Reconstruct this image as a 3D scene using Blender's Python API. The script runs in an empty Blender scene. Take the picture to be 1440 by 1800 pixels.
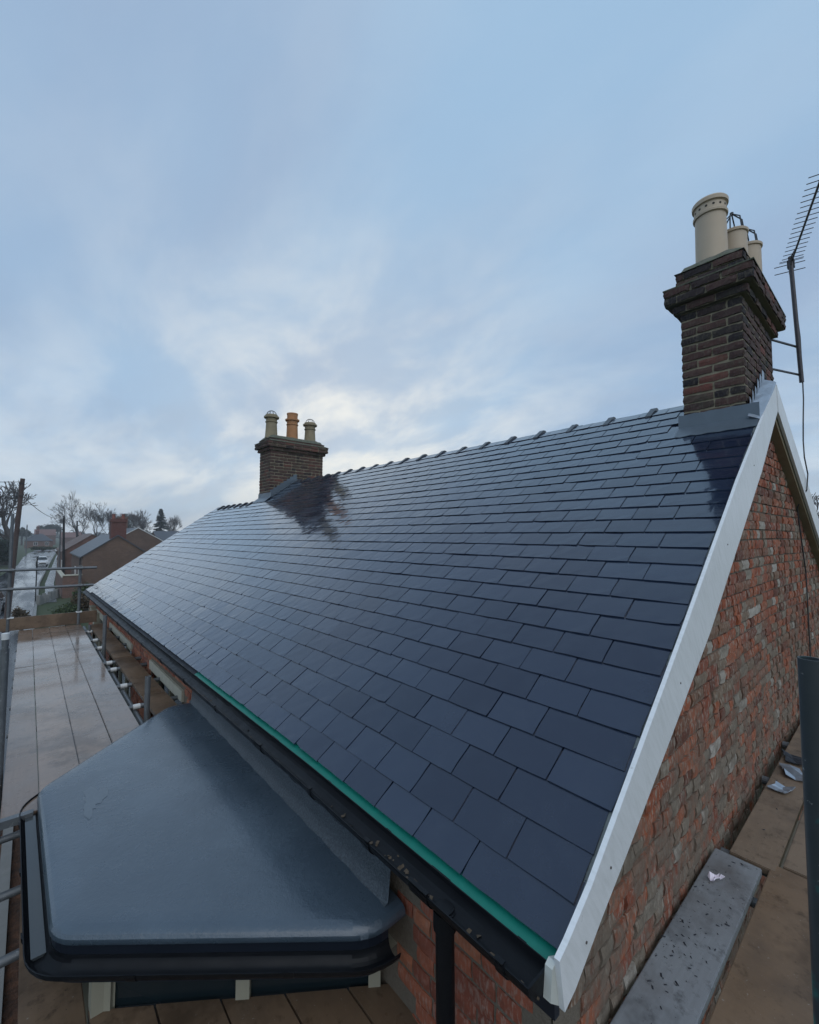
import bpy, bmesh, math, random
from mathutils import Vector, Matrix, noise
R = math.radians
sc = bpy.context.scene
col = sc.collection

# ------------------------------------------------------------------ camera
CAM = Vector((-1.2522, -0.7421, 1.3085))
yaw, pit, rol = R(41.2626), R(2.9385), R(0.1053)
fwd = Vector((math.sin(yaw)*math.cos(pit), math.cos(yaw)*math.cos(pit), math.sin(pit)))
rgt = Vector((math.cos(yaw), -math.sin(yaw), 0)); upv = rgt.cross(fwd)
r2 = rgt*math.cos(rol) + upv*math.sin(rol); u2 = upv*math.cos(rol) - rgt*math.sin(rol)
cd = bpy.data.cameras.new('camera'); cam = bpy.data.objects.new('camera', cd); col.objects.link(cam)
m = Matrix((( r2.x, u2.x, -fwd.x, CAM.x), (r2.y, u2.y, -fwd.y, CAM.y), (r2.z, u2.z, -fwd.z, CAM.z), (0, 0, 0, 1)))
cam.matrix_world = m
cd.sensor_fit = 'HORIZONTAL'; cd.sensor_width = 36; cd.lens = 36*762.42/1440
cd.clip_start = 0.05; cd.clip_end = 6000
sc.camera = cam

# ------------------------------------------------------------------ world: overcast sky
w = bpy.data.worlds.new('World'); sc.world = w; w.use_nodes = True
nt = w.node_tree; nt.nodes.clear()
def wn(t, **k):
    n = nt.nodes.new(t)
    for a, b in k.items(): setattr(n, a, b)
    return n
L = nt.links.new
def wmath(op, a, b=None, clamp=False):
    n = wn('ShaderNodeMath', operation=op, use_clamp=clamp)
    for i, v in enumerate((a, b)):
        if v is None: continue
        if isinstance(v, (int, float)): n.inputs[i].default_value = v
        else: L(v, n.inputs[i])
    return n.outputs[0]
def wmix(f, a, b):
    n = wn('ShaderNodeMix', data_type='RGBA')
    for s, v in ((0, f), (6, a), (7, b)):
        if isinstance(v, (int, float)): n.inputs[s].default_value = v
        elif isinstance(v, tuple): n.inputs[s].default_value = (*v, 1)
        else: L(v, n.inputs[s])
    return n.outputs[2]
def wramp(f, stops):
    n = wn('ShaderNodeValToRGB'); cr = n.color_ramp
    while len(cr.elements) < len(stops): cr.elements.new(.5)
    for e, (p, c) in zip(cr.elements, stops): e.position = p; e.color = (c, c, c, 1) if isinstance(c, (int, float)) else (*c, 1)
    cr.interpolation = 'EASE'; L(f, n.inputs[0]); return n.outputs[0]
SUN_AZ, SUN_EL = R(205), R(48)        # from +y towards +x: behind the camera, to the left
tc = wn('ShaderNodeTexCoord'); sx = wn('ShaderNodeSeparateXYZ'); L(tc.outputs['Generated'], sx.inputs[0])
el = sx.outputs[2]
den = wmath('ADD', wmath('MAXIMUM', el, 0.0), 0.34)
cx_, cy_ = wmath('DIVIDE', sx.outputs[0], den), wmath('DIVIDE', sx.outputs[1], den)
cxyz = wn('ShaderNodeCombineXYZ'); L(cx_, cxyz.inputs[0]); L(cy_, cxyz.inputs[1])
def wnoise(scale, detail, rough, off, dist=0.0, vec=None):
    mp = wn('ShaderNodeMapping'); mp.inputs['Location'].default_value = off; mp.inputs['Rotation'].default_value = (0, 0, R(40)); mp.inputs['Scale'].default_value = (1.0, 0.62, 1)
    L(vec or cxyz.outputs[0], mp.inputs[0])
    n = wn('ShaderNodeTexNoise'); n.inputs['Scale'].default_value = scale; n.inputs['Detail'].default_value = detail; n.inputs['Roughness'].default_value = rough; n.inputs['Distortion'].default_value = dist
    L(mp.outputs[0], n.inputs['Vector']); return n.outputs[0]
big = wramp(wnoise(1.15, 5, .52, (3.1, 1.7, 0), .25), ((.32, 0.0), (.68, 1.0)))
fine = wramp(wnoise(3.2, 7, .56, (7.7, 4.2, 0), .25), ((.38, 0.0), (.70, 1.0)))
sky = wn('ShaderNodeTexSky'); sky.sky_type = 'NISHITA'; sky.sun_disc = False; sky.sun_elevation = SUN_EL; sky.sun_rotation = SUN_AZ; sky.air_density = 1.0; sky.dust_density = 2.0
sm = wn('ShaderNodeVectorMath', operation='SCALE'); L(sky.outputs[0], sm.inputs[0]); sm.inputs['Scale'].default_value = 0.10
c = wmix(big, (.385, .580, .800), (.360, .492, .685))              # thin blue-grey veil / heavier grey cloud
lowmask = wramp(el, ((.02, 1.0), (.46, 0.0)))
puff = wramp(wnoise(5.2, 8, .60, (1.3, 9.1, 0), .2), ((.36, 0.0), (.66, 1.0)))
c = wmix(wmath('MULTIPLY', wmath('MULTIPLY', puff, lowmask), .60), c, (.395, .480, .605))
c = wmix(wmath('MULTIPLY', fine, wmath('ADD', wmath('MULTIPLY', lowmask, .62), .10)), c, (.80, .88, .95))
c = wmix(wmath('MULTIPLY', wramp(el, ((0.0, 1.0), (.24, 0.0))), .45), c, (.66, .75, .86))
# brightening where the sun hides behind the cloud, low over the street
gd = Vector((math.sin(R(33))*math.cos(R(9)), math.cos(R(33))*math.cos(R(9)), math.sin(R(9))))
dp = wn('ShaderNodeVectorMath', operation='DOT_PRODUCT'); L(tc.outputs['Generated'], dp.inputs[0]); dp.inputs[1].default_value = gd
glow = wmath('POWER', wmath('MAXIMUM', dp.outputs['Value'], 0.0), 14)
gm = wmath('MULTIPLY', glow, wmath('ADD', wmath('MULTIPLY', fine, .9), .34))
c = wmix(wmath('MULTIPLY', gm, 1.0, True), c, (.98, .98, .93))
c = wmix(0.88, sm.outputs[0], c)
bg = wn('ShaderNodeBackground'); L(c, bg.inputs['Color']); bg.inputs['Strength'].default_value = 1.0
wo = wn('ShaderNodeOutputWorld'); L(bg.outputs[0], wo.inputs['Surface'])

sl = bpy.data.lights.new('sun', 'SUN'); sl.energy = 0.9; sl.angle = R(70); sl.color = (1.0, .97, .93)
so = bpy.data.objects.new('sun', sl); col.objects.link(so)
sd = Vector((math.sin(SUN_AZ)*math.cos(SUN_EL), math.cos(SUN_AZ)*math.cos(SUN_EL), math.sin(SUN_EL)))
so.rotation_euler = sd.to_track_quat('Z', 'Y').to_euler(); so.location = (-6, -12, 14)

sc.render.engine = 'CYCLES'
sc.view_settings.view_transform = 'Standard'; sc.view_settings.look = 'None'; sc.view_settings.gamma = 1; sc.view_settings.exposure = 0.0
sc.view_settings.use_curve_mapping = False
sc.cycles.use_denoising = True; sc.cycles.max_bounces = 8; sc.cycles.caustics_reflective = False; sc.cycles.caustics_refractive = False
sc.cycles.sample_clamp_indirect = 4

# ------------------------------------------------------------------ materials
M = {}
class NM:
    """small node-material builder"""
    def __init__(s, name):
        s.m = bpy.data.materials.new(name); s.m.use_nodes = True; s.t = s.m.node_tree
        s.b = s.t.nodes['Principled BSDF']; M[name] = s.m
        s.geo = s.t.nodes.new('ShaderNodeNewGeometry'); s.pos = s.geo.outputs['Position']
    def n(s, t, **k):
        n = s.t.nodes.new(t)
        for a, b in k.items(): setattr(n, a, b)
        return n
    def set(s, inp, v):
        i = s.b.inputs[inp]
        if isinstance(v, (int, float)): i.default_value = v
        elif isinstance(v, tuple): i.default_value = (*v, 1) if len(v) == 3 else v
        else: s.t.links.new(v, i)
    def tone(s, name='tone'):
        return s.n('ShaderNodeAttribute', attribute_name=name).outputs['Fac']
    def vec(s, scale=(1, 1, 1), rot=(0, 0, 0), shift=None):
        v = s.pos
        if shift is not None:
            a = s.n('ShaderNodeVectorMath', operation='MULTIPLY_ADD'); a.inputs[1].default_value = (37, 53, 71)
            cmb = s.n('ShaderNodeCombineXYZ')
            for i in range(3): s.t.links.new(shift, cmb.inputs[i])
            s.t.links.new(cmb.outputs[0], a.inputs[0]); s.t.links.new(v, a.inputs[2]); v = a.outputs[0]
        if rot != (0, 0, 0):
            r = s.n('ShaderNodeVectorRotate', rotation_type='EULER_XYZ'); r.inputs['Rotation'].default_value = rot
            s.t.links.new(v, r.inputs['Vector']); v = r.outputs[0]
        mp = s.n('ShaderNodeVectorMath', operation='MULTIPLY'); s.t.links.new(v, mp.inputs[0]); mp.inputs[1].default_value = scale
        return mp.outputs[0]
    def noise(s, scale, detail=4, rough=.55, vec=None, dist=0):
        n = s.n('ShaderNodeTexNoise'); n.inputs['Scale'].default_value = scale; n.inputs['Detail'].default_value = detail; n.inputs['Roughness'].default_value = rough; n.inputs['Distortion'].default_value = dist
        s.t.links.new(vec if vec is not None else s.pos, n.inputs['Vector']); return n.outputs[0]
    def ramp(s, f, stops, interp='LINEAR'):
        n = s.n('ShaderNodeValToRGB'); cr = n.color_ramp; cr.interpolation = interp
        while len(cr.elements) < len(stops): cr.elements.new(.5)
        for e, (p, c) in zip(cr.elements, stops): e.position = p; e.color = (c, c, c, 1) if isinstance(c, (int, float)) else (*c, 1)
        s.t.links.new(f, n.inputs[0]); return n.outputs[0]
    def math(s, op, a, b=None, clamp=False):
        n = s.n('ShaderNodeMath', operation=op, use_clamp=clamp)
        for i, v in enumerate((a, b)):
            if v is None: continue
            if isinstance(v, (int, float)): n.inputs[i].default_value = v
            else: s.t.links.new(v, n.inputs[i])
        return n.outputs[0]
    def mix(s, f, a, b, mode='MIX'):
        n = s.n('ShaderNodeMix', data_type='RGBA', blend_type=mode)
        for k, v in ((0, f), (6, a), (7, b)):
            if isinstance(v, (int, float)): n.inputs[k].default_value = v
            elif isinstance(v, tuple): n.inputs[k].default_value = (*v, 1)
            else: s.t.links.new(v, n.inputs[k])
        return n.outputs[2]
    def bump(s, h, strength=.3, dist=.01):
        n = s.n('ShaderNodeBump'); n.inputs['Strength'].default_value = strength; n.inputs['Distance'].default_value = dist
        s.t.links.new(h, n.inputs['Height']); s.t.links.new(n.outputs[0], s.b.inputs['Normal'])

ALPHA = R(35.16)
def simple(name, c, rough=.6, var=.25, scale=6, metal=0, bump=0, bscale=60, bdist=.004, spec=None, coat=0):
    k = NM(name); f = k.noise(scale, 5, .6)
    k.set('Base Color', k.mix(f, tuple(x*(1-var) for x in c), tuple(min(1, x*(1+var)) for x in c)))
    k.set('Roughness', k.ramp(k.noise(scale*1.7, 4, .6), ((.3, max(.03, rough*.75)), (.75, min(1, rough*1.25)))))
    k.set('Metallic', metal)
    if coat: k.set('Coat Weight', coat); k.set('Coat Roughness', .08)
    if spec is not None: k.set('Specular IOR Level', spec)
    if bump: k.bump(k.noise(bscale, 4, .6), bump, bdist)
    return k

# wet natural slate
k = NM('slate'); t = k.tone()
v = k.vec((4, 9, 60), (0, -(math.pi/2-ALPHA), 0), t)
v2 = k.vec((1, 1, 1), (0, 0, 0), t)
riv = k.noise(1.0, 6, .62, k.vec((38, 5.0, 38), (0, 0, 0), t))
blot = k.noise(7, 4, .6, v2)
base = k.mix(t, (.006, .013, .034), (.017, .029, .058))
base = k.mix(k.ramp(blot, ((.50, 0.0), (.85, .4))), base, (.028, .040, .066))
k.set('Base Color', base)
k.set('Roughness', k.math('ADD', k.ramp(k.noise(3.2, 4, .6), ((.35, .08), (.7, .17))), k.math('MULTIPLY', t, .09)))
k.set('IOR', 1.52)
k.set('Coat Weight', .9); k.set('Coat IOR', 1.36); k.set('Coat Roughness', .05)
k.bump(k.math('ADD', riv, k.math('MULTIPLY', k.noise(9, 3, .5, v2), 1.0)), .125, .005)

simple('slate_old', (.045, .050, .060), .5, .3, 5, bump=.2)
simple('ridge_tile', (.032, .034, .042), .30, .35, 8, bump=.25, bscale=90, bdist=.002)
k = simple('lead', (.115, .145, .175), .36, .22, 5, metal=.25, bump=.12, bscale=25)
simple('lead_bright', (.33, .38, .44), .38, .3, 22, metal=.55, bump=.4, bscale=40, bdist=.006)

# weathered gable brick, flaking limewash and soot
def brickmat(name, stops, pale, palecol, dark, rough=.85, moss=None, bs=.5, grime=False):
    k = NM(name); t = k.tone()
    c0 = k.ramp(t, stops, 'CONSTANT' if False else 'LINEAR')
    v2 = k.vec((1, 1, 1), (0, 0, 0), t)
    n1 = k.noise(26, 6, .68, v2); n2 = k.noise(1.5, 4, .6); n3 = k.noise(70, 4, .6, k.vec((1, 1, .30)))
    c1 = k.mix(k.ramp(n1, ((.42, 0.0), (.80, .55))), c0, dark)
    f = k.math('MULTIPLY', k.ramp(n3, ((.50, 0.0), (.62, 1.0))), k.ramp(n2, ((.32, .10), (.56, pale))))
    c1 = k.mix(f, c1, palecol)
    if moss: c1 = k.mix(k.ramp(k.noise(4, 5, .6), ((.5, 0.0), (.75, .55))), c1, moss)
    if grime:      # lime and mud run-off smeared over the lower part of the gable
        sp = k.n('ShaderNodeSeparateXYZ'); k.t.links.new(k.pos, sp.inputs[0])
        hgt = k.math('ADD', sp.outputs[2], k.math('MULTIPLY', k.math('SUBTRACT', k.noise(1.6, 5, .65), .5), 2.2))
        sm_ = k.math('MULTIPLY', k.ramp(hgt, ((-.25, 1.0), (.70, 0.0))), k.ramp(k.noise(7, 6, .7, k.vec((1, 1, .6))), ((.42, .0), (.56, .80))))
        c1 = k.mix(sm_, c1, k.mix(k.noise(34, 6, .7, k.vec((1, 1, .35))), (.085, .062, .044), (.25, .215, .168)))
    k.set('Base Color', c1); k.set('Roughness', rough); k.set('Specular IOR Level', .3)
    k.bump(k.math('ADD', n1, n3), bs, .008)
    return k
brickmat('gable_brick', ((0, (.11, .042, .028)), (.18, (.25, .070, .038)), (.42, (.35, .102, .046)), (.56, (.20, .082, .048)), (.70, (.21, .145, .098)), (.86, (.24, .205, .16)), (1, (.50, .47, .42))),
         .70, (.36, .325, .27), (.11, .058, .040), bs=.8, grime=True)
brickmat('front_brick', ((0, (.19, .060, .040)), (.4, (.34, .10, .055)), (.75, (.40, .15, .08)), (1, (.24, .09, .06))), .35, (.42, .38, .32), (.15, .07, .05))
brickmat('chimney_brick', ((0, (.022, .020, .024)), (.35, (.060, .036, .034)), (.65, (.095, .048, .042)), (.85, (.10, .07, .055)), (1, (.17, .062, .048))), .45, (.155, .135, .10), (.030, .025, .026), moss=(.055, .060, .040))
k = NM('mortar'); n1 = k.noise(70, 5, .65); n2 = k.noise(2.2, 4, .6)
k.set('Base Color', k.mix(n1, k.mix(n2, (.085, .066, .048), (.155, .128, .096)), (.20, .17, .13))); k.set('Roughness', .95); k.bump(n1, .9, .010)
k = NM('chimney_mortar'); n1 = k.noise(60, 5, .65)
k.set('Base Color', k.mix(n1, (.18, .155, .108), (.33, .29, .205))); k.set('Roughness', .95); k.bump(n1, .8, .008)
k = NM('flaunching'); n1 = k.noise(22, 6, .65)
k.set('Base Color', k.mix(k.ramp(n1, ((.4, 0.0), (.65, 1.0))), (.13, .125, .10), (.060, .080, .040))); k.set('Roughness', .9); k.bump(n1, .9, .012)
# far-off brickwork: too small to tell bricks apart
def farbrick(name, a, b, mo, rot=0):
    k = NM(name); br = k.n('ShaderNodeTexBrick'); br.inputs['Scale'].default_value = 1; br.inputs['Brick Width'].default_value = .23; br.inputs['Row Height'].default_value = .08; br.inputs['Mortar Size'].default_value = .010
    cmb = k.n('ShaderNodeCombineXYZ'); sp = k.n('ShaderNodeSeparateXYZ'); k.t.links.new(k.pos, sp.inputs[0])
    k.t.links.new(k.math('ADD', sp.outputs[0], sp.outputs[1]), cmb.inputs[0]); k.t.links.new(sp.outputs[2], cmb.inputs[1]); k.t.links.new(cmb.outputs[0], br.inputs['Vector'])
    br.inputs['Color1'].default_value = (*a, 1); br.inputs['Color2'].default_value = (*b, 1); br.inputs['Mortar'].default_value = (*mo, 1)
    k.set('Base Color', k.mix(k.ramp(k.noise(.9, 5, .6), ((.35, 0.0), (.7, .7))), br.outputs['Color'], (.085, .055, .042))); k.set('Roughness', .9)
farbrick('far_brick', (.115, .062, .044), (.165, .092, .062), (.15, .125, .10))
farbrick('red_brick', (.15, .065, .05), (.19, .085, .065), (.16, .13, .11))
farbrick('low_brick', (.14, .065, .048), (.20, .09, .065), (.16, .14, .115))
k = NM('far_roof'); wv = k.n('ShaderNodeTexWave', wave_type='BANDS', bands_direction='Z'); wv.inputs['Scale'].default_value = 1.6; wv.inputs['Distortion'].default_value = .3; k.t.links.new(k.pos, wv.inputs['Vector'])
k.set('Base Color', k.mix(wv.outputs['Fac'], k.mix(k.noise(3), (.045, .05, .062), (.075, .08, .09)), (.05, .055, .065))); k.set('Roughness', .42)
simple('far_roof_brown', (.11, .062, .045), .6, .35, 2)
simple('far_roof_red', (.15, .075, .062), .6, .3, 2)
simple('chimney_red', (.115, .046, .038), .8, .35, 8)
simple('pot_red', (.20, .070, .050), .7, .3, 8)

k = NM('white_barge'); n1 = k.noise(1.0, 5, .6, k.vec((3, 3, 3))); n2 = k.noise(1, 5, .65, k.vec((34, 34, 34)))
st = k.noise(1.0, 5, .6, k.vec((55, 9, 9), (0, ALPHA, 0)))
cc = k.mix(k.ramp(st, ((.42, 0.0), (.72, .28))), (.74, .76, .77), (.44, .46, .44))
cc = k.mix(k.ramp(n2, ((.66, 0.0), (.74, .5))), cc, (.30, .31, .28))
k.set('Base Color', cc); k.set('Roughness', k.ramp(n1, ((.3, .35), (.7, .55))))
simple('white_box_end', (.52, .54, .50), .6, .15, 5)
k = simple('verge_mortar', (.17, .19, .185), .85, .35, 14, bump=.9, bscale=45, bdist=.01)
simple('black_plastic', (.006, .007, .009), .45, .4, 9, spec=.2)
simple('rain_debris', (.075, .055, .035), .8, .5, 30)
k = NM('green_tray'); k.set('Base Color', k.mix(k.noise(16, 4), (.002, .16, .122), (.004, .24, .175))); k.set('Roughness', .42)
simple('dark_underlay', (.018, .022, .030), .7, .3, 8)

k = NM('bay_felt'); n1 = k.noise(130, 3, .6); n2 = k.noise(2.2, 5, .6); n3 = k.noise(30, 4, .6)
k.set('Base Color', k.mix(k.math('ADD', n2, k.ramp(k.noise(1.1, 5, .6), ((.45, 0.0), (.6, .35)))), (.034, .053, .074), (.068, .096, .124)))
k.set('Roughness', k.ramp(k.noise(5, 5, .65), ((.32, .22), (.72, .38)))); k.set('IOR', 1.55); k.set('Coat Weight', .5); k.set('Coat Roughness', .18)
k.bump(k.math('ADD', k.math('MULTIPLY', n1, .6), k.math('MULTIPLY', n3, 1.2)), .40, .006)
k = NM('felt_patch'); n1 = k.noise(60, 4, .65, k.vec((1, .35, 1)))
k.set('Base Color', k.mix(n1, (.085, .108, .13), (.125, .152, .178))); k.set('Roughness', .3); k.bump(n1, .5, .004)
k = NM('bay_upstand'); n1 = k.noise(95, 5, .7)
k.set('Base Color', k.mix(k.ramp(n1, ((.42, 0.0), (.62, 1.0))), (.030, .040, .050), (.080, .100, .118))); k.set('Roughness', .36); k.bump(n1, .8, .006)
k = NM('bay_fascia'); k.set('Base Color', k.mix(k.noise(6), (.008, .011, .018), (.014, .019, .028))); k.set('Roughness', .4); k.set('Specular IOR Level', .3)  # near-black: the dark reflected in the bay's vertical side is put into the colour
simple('cream_paint', (.32, .305, .235), .55, .14, 7, bump=.08, bscale=30)  # cream darkened so the colour carries the shade on the bay posts
simple('stone_lintel', (.44, .42, .34), .8, .2, 12, bump=.3)
k = NM('window_glass'); k.set('Base Color', (.012, .020, .024)); k.set('Roughness', .06); k.set('IOR', 1.5)
k = NM('water_film'); k.set('Base Color', (.05, .06, .065)); k.set('Roughness', .04); k.set('IOR', 1.33); k.set('Specular IOR Level', 1.0)

def woodmat(name, a, b, wet, stain, rotz=0):
    k = NM(name); t = k.tone()
    sc_ = (46, 2.2, 30) if rotz == 0 else (2.2, 46, 30)
    g = k.noise(1.0, 5, .6, k.vec(sc_, (0, 0, 0), t), .4); n2 = k.noise(2.6, 6, .62); n3 = k.noise(48, 3, .55); n4 = k.noise(9, 5, .65)
    cc = k.mix(g, a, b)
    cc = k.mix(k.ramp(k.math('ADD', t, k.math('MULTIPLY', n4, .4)), ((.3, 0.0), (1.1, .45))), cc, tuple(x*1.35 for x in b))
    cc = k.mix(k.ramp(n2, ((.44, 0.0), (.70, .8))), cc, stain)
    cc = k.mix(k.ramp(n3, ((.70, 0.0), (.76, .75))), cc, (.03, .025, .02))
    cc = k.mix(k.ramp(k.noise(15, 6, .7), ((.56, 0.0), (.70, .6))), cc, tuple(x*.30 for x in a))
    cc = k.mix(k.ramp(k.noise(70, 3, .6, k.vec((1, 1, 1))), ((.68, 0.0), (.72, .5))), cc, (.36, .34, .31))
    cc = k.mix(k.ramp(k.noise(1.7, 5, .7), ((.52, 0.0), (.62, .55))), cc, tuple(x*.42 for x in a))
    k.set('Base Color', cc)
    k.set('Roughness', k.ramp(k.noise(1.8, 5, .65), ((.36, wet), (.66, min(.8, wet+.30))))); k.set('IOR', 1.36)
    k.bump(k.math('ADD', g, n4), .22, .004)
    if wet < .12: k.set('Coat Weight', .55); k.set('Coat Roughness', .07); k.set('Coat IOR', 1.33)
woodmat('wet_board', (.145, .098, .070), (.235, .165, .122), .08, (.175, .135, .11))
woodmat('brown_board', (.115, .075, .046), (.185, .125, .080), .26, (.085, .062, .046))
woodmat('gable_board', (.14, .098, .068), (.21, .155, .108), .34, (.10, .075, .058), 1)
woodmat('grey_board', (.155, .160, .165), (.25, .265, .28), .20, (.11, .10, .095), 1)
woodmat('toe_wood', (.13, .088, .058), (.21, .145, .098), .5, (.10, .07, .05), 1)
k = NM('galv_tube'); n1 = k.noise(14, 5, .65); n2 = k.noise(60, 3, .6)
k.set('Base Color', k.mix(k.ramp(n2, ((.62, 0.0), (.7, .6))), k.mix(n1, (.095, .105, .115), (.18, .195, .205)), (.36, .37, .37))); k.set('Metallic', .35); k.set('Roughness', k.ramp(n1, ((.3, .32), (.7, .55)))); k.bump(n1, .2, .003)
k = NM('dark_tube'); n1 = k.noise(14, 5, .65); n2 = k.noise(30, 4, .65)
cc = k.mix(k.ramp(n2, ((.66, 0.0), (.70, .8))), k.mix(n1, (.028, .036, .042), (.055, .066, .072)), (.32, .33, .33))
cc = k.mix(k.ramp(k.noise(7, 4), ((.58, 0.0), (.63, .9))), cc, (.02, .15, .14))
k.set('Base Color', cc); k.set('Metallic', .2); k.set('Roughness', .40); k.bump(n1, .2, .003)
simple('tube_end', (.62, .63, .62), .5, .15, 20)
simple('coupler', (.14, .13, .12), .5, .4, 30, metal=.4)
simple('buff_pot', (.50, .40, .29), .55, .10, 5, bump=.06)
simple('old_buff_pot', (.26, .215, .135), .8, .40, 6, bump=.25)
simple('orange_pot', (.42, .20, .085), .75, .32, 7, bump=.2)
simple('pot_dark', (.035, .028, .024), .8, .3, 8)
simple('wire', (.035, .038, .042), .45, .3, 20, metal=.5)
simple('aerial_metal', (.055, .05, .055), .45, .35, 25, metal=.3)
simple('cable', (.03, .03, .032), .5, .2, 20)
simple('scrap_white', (.75, .68, .76), .4, .2, 30)
# outdoors
k = NM('grass'); n1 = k.noise(.35, 6, .65); n2 = k.noise(5, 5, .7)
k.set('Base Color', k.mix(k.ramp(n1, ((.4, 0.0), (.7, .8))), k.mix(n2, (.022, .038, .012), (.045, .070, .022)), (.055, .056, .026))); k.set('Roughness', .9)
k = NM('wet_road'); n1 = k.noise(.22, 6, .65, k.vec((3.0, .35, 1))); n2 = k.noise(20, 3)
k.set('Base Color', k.mix(n2, (.045, .048, .054), (.075, .08, .088))); k.set('Roughness', k.ramp(n1, ((.38, .06), (.62, .34)))); k.set('IOR', 1.4)
simple('kerb', (.20, .20, .19), .6, .2, 4)
simple('pavement_wet', (.12, .125, .13), .28, .3, .6)
k = NM('leaf_litter'); n1 = k.noise(9, 6, .75); k.set('Base Color', k.mix(k.ramp(n1, ((.35, 0.0), (.7, 1.0))), (.030, .018, .012), (.155, .070, .036))); k.set('Roughness', .9); k.bump(n1, 1, .05)
simple('bark', (.055, .045, .038), .9, .35, 3, bump=.5, bscale=18, bdist=.02)
simple('twig', (.060, .048, .044), .9, .3, 2)
simple('pole_wood', (.070, .046, .040), .8, .3, 4, bump=.4, bscale=14, bdist=.01)
def leafmat(name, a, b):
    k = NM(name); k.set('Base Color', k.mix(k.tone(), a, b)); k.set('Roughness', .7); k.set('Specular IOR Level', .25)
leafmat('conifer_leaf', (.010, .020, .014), (.026, .045, .028))
leafmat('hedge_leaf', (.022, .036, .012), (.060, .085, .028))
leafmat('brown_leaf', (.050, .034, .020), (.105, .075, .042))
leafmat('far_leaf', (.032, .040, .030), (.060, .066, .048))
simple('car_white', (.62, .64, .66), .22, .05, 2, coat=.6)
simple('car_dark', (.020, .024, .030), .2, .1, 2, coat=.6)
simple('tyre', (.012, .012, .013), .8, .2, 10)
simple('chrome', (.55, .56, .58), .2, .1, 5, metal=.9)
simple('lamp_clear', (.65, .66, .66), .12, .1, 9)
simple('white_frame', (.72, .72, .70), .5, .1, 4)
simple('post_black', (.012, .013, .015), .45, .3, 5)
simple('post_grey', (.10, .105, .11), .5, .2, 5)

# ------------------------------------------------------------------ mesh helpers
rng = random.Random(4)
class MB:
    def __init__(s): s.v = []; s.f = []; s.t = []
    def face(s, pts, tone=.5):
        i = len(s.v); s.v += [tuple(p) for p in pts]; s.f.append(tuple(range(i, i+len(pts)))); s.t.append(tone)
    def mesh(s, V, F, tone=.5, mat=None):
        i = len(s.v); s.v += [tuple((mat @ Vector(p)) if mat else p) for p in V]
        for f in F: s.f.append(tuple(i+a for a in f)); s.t.append(tone)
    def box(s, lo, hi, tone=.5, mat=None):
        (a, b, c), (d, e, f) = lo, hi
        s.mesh([(a,b,c),(d,b,c),(d,e,c),(a,e,c),(a,b,f),(d,b,f),(d,e,f),(a,e,f)], [(0,3,2,1),(4,5,6,7),(0,1,5,4),(1,2,6,5),(2,3,7,6),(3,0,4,7)], tone, mat)
    def tube(s, p, r, n=8, tone=.5, cap=True):
        """p: list of points, r: radius or list"""
        p = [Vector(a) for a in p]; r = r if isinstance(r, (list, tuple)) else [r]*len(p)
        base = len(s.v); d0 = (p[1]-p[0]).normalized()
        a = d0.orthogonal().normalized()
        for i, q in enumerate(p):
            d = (p[min(i+1, len(p)-1)]-p[max(i-1, 0)]).normalized()
            a = (a - d*a.dot(d)).normalized(); b = d.cross(a)
            for j in range(n):
                th = 2*math.pi*j/n; s.v.append(tuple(q + (a*math.cos(th)+b*math.sin(th))*r[i]))
        for i in range(len(p)-1):
            for j in range(n):
                k_ = (j+1) % n; s.f.append((base+i*n+j, base+i*n+k_, base+(i+1)*n+k_, base+(i+1)*n+j)); s.t.append(tone)
        if cap:
            s.f.append(tuple(base+n-1-j for j in range(n))); s.t.append(tone)
            s.f.append(tuple(base+(len(p)-1)*n+j for j in range(n))); s.t.append(tone)
    def prism(s, poly, axis, a, b, tone=.5):
        """poly in the plane across axis; extruded from a to b"""
        def P(q, h):
            if axis == 'y': return (q[0], h, q[1])
            if axis == 'x': return (h, q[0], q[1])
            return (q[0], q[1], h)
        n = len(poly); base = len(s.v)
        s.v += [P(q, a) for q in poly] + [P(q, b) for q in poly]
        s.f.append(tuple(base+i for i in range(n))); s.f.append(tuple(base+n+n-1-i for i in range(n))); s.t += [tone, tone]
        for i in range(n):
            j = (i+1) % n; s.f.append((base+j, base+i, base+n+i, base+n+j)); s.t.append(tone)
    def lathe(s, prof, c, n=20, tone=.5):
        base = len(s.v)
        for (r, z) in prof:
            for j in range(n):
                th = 2*math.pi*j/n; s.v.append((c[0]+r*math.cos(th), c[1]+r*math.sin(th), c[2]+z))
        for i in range(len(prof)-1):
            for j in range(n):
                k_ = (j+1) % n; s.f.append((base+i*n+j, base+i*n+k_, base+(i+1)*n+k_, base+(i+1)*n+j)); s.t.append(tone)
    def data(s, name, mat, smooth=False):
        me = bpy.data.meshes.new(name); me.from_pydata(s.v, [], s.f)
        at = me.attributes.new('tone', 'FLOAT', 'FACE'); at.data.foreach_set('value', s.t)
        me.materials.append(M[mat]) if isinstance(mat, str) else me.materials.append(mat)
        if smooth: me.polygons.foreach_set('use_smooth', [True]*len(me.polygons))
        me.update(); return me
    def build(s, name, mat, parent=None, smooth=False, fix=True, loc=None):
        me = s.data(name, mat, smooth)
        if fix:
            bm = bmesh.new(); bm.from_mesh(me); bmesh.ops.recalc_face_normals(bm, faces=bm.faces); bm.to_mesh(me); bm.free()
        o = bpy.data.objects.new(name, me); col.objects.link(o)
        if parent: o.parent = parent; o.matrix_parent_inverse = Matrix.Identity(4)
        if loc: o.location = loc
        return o
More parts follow.
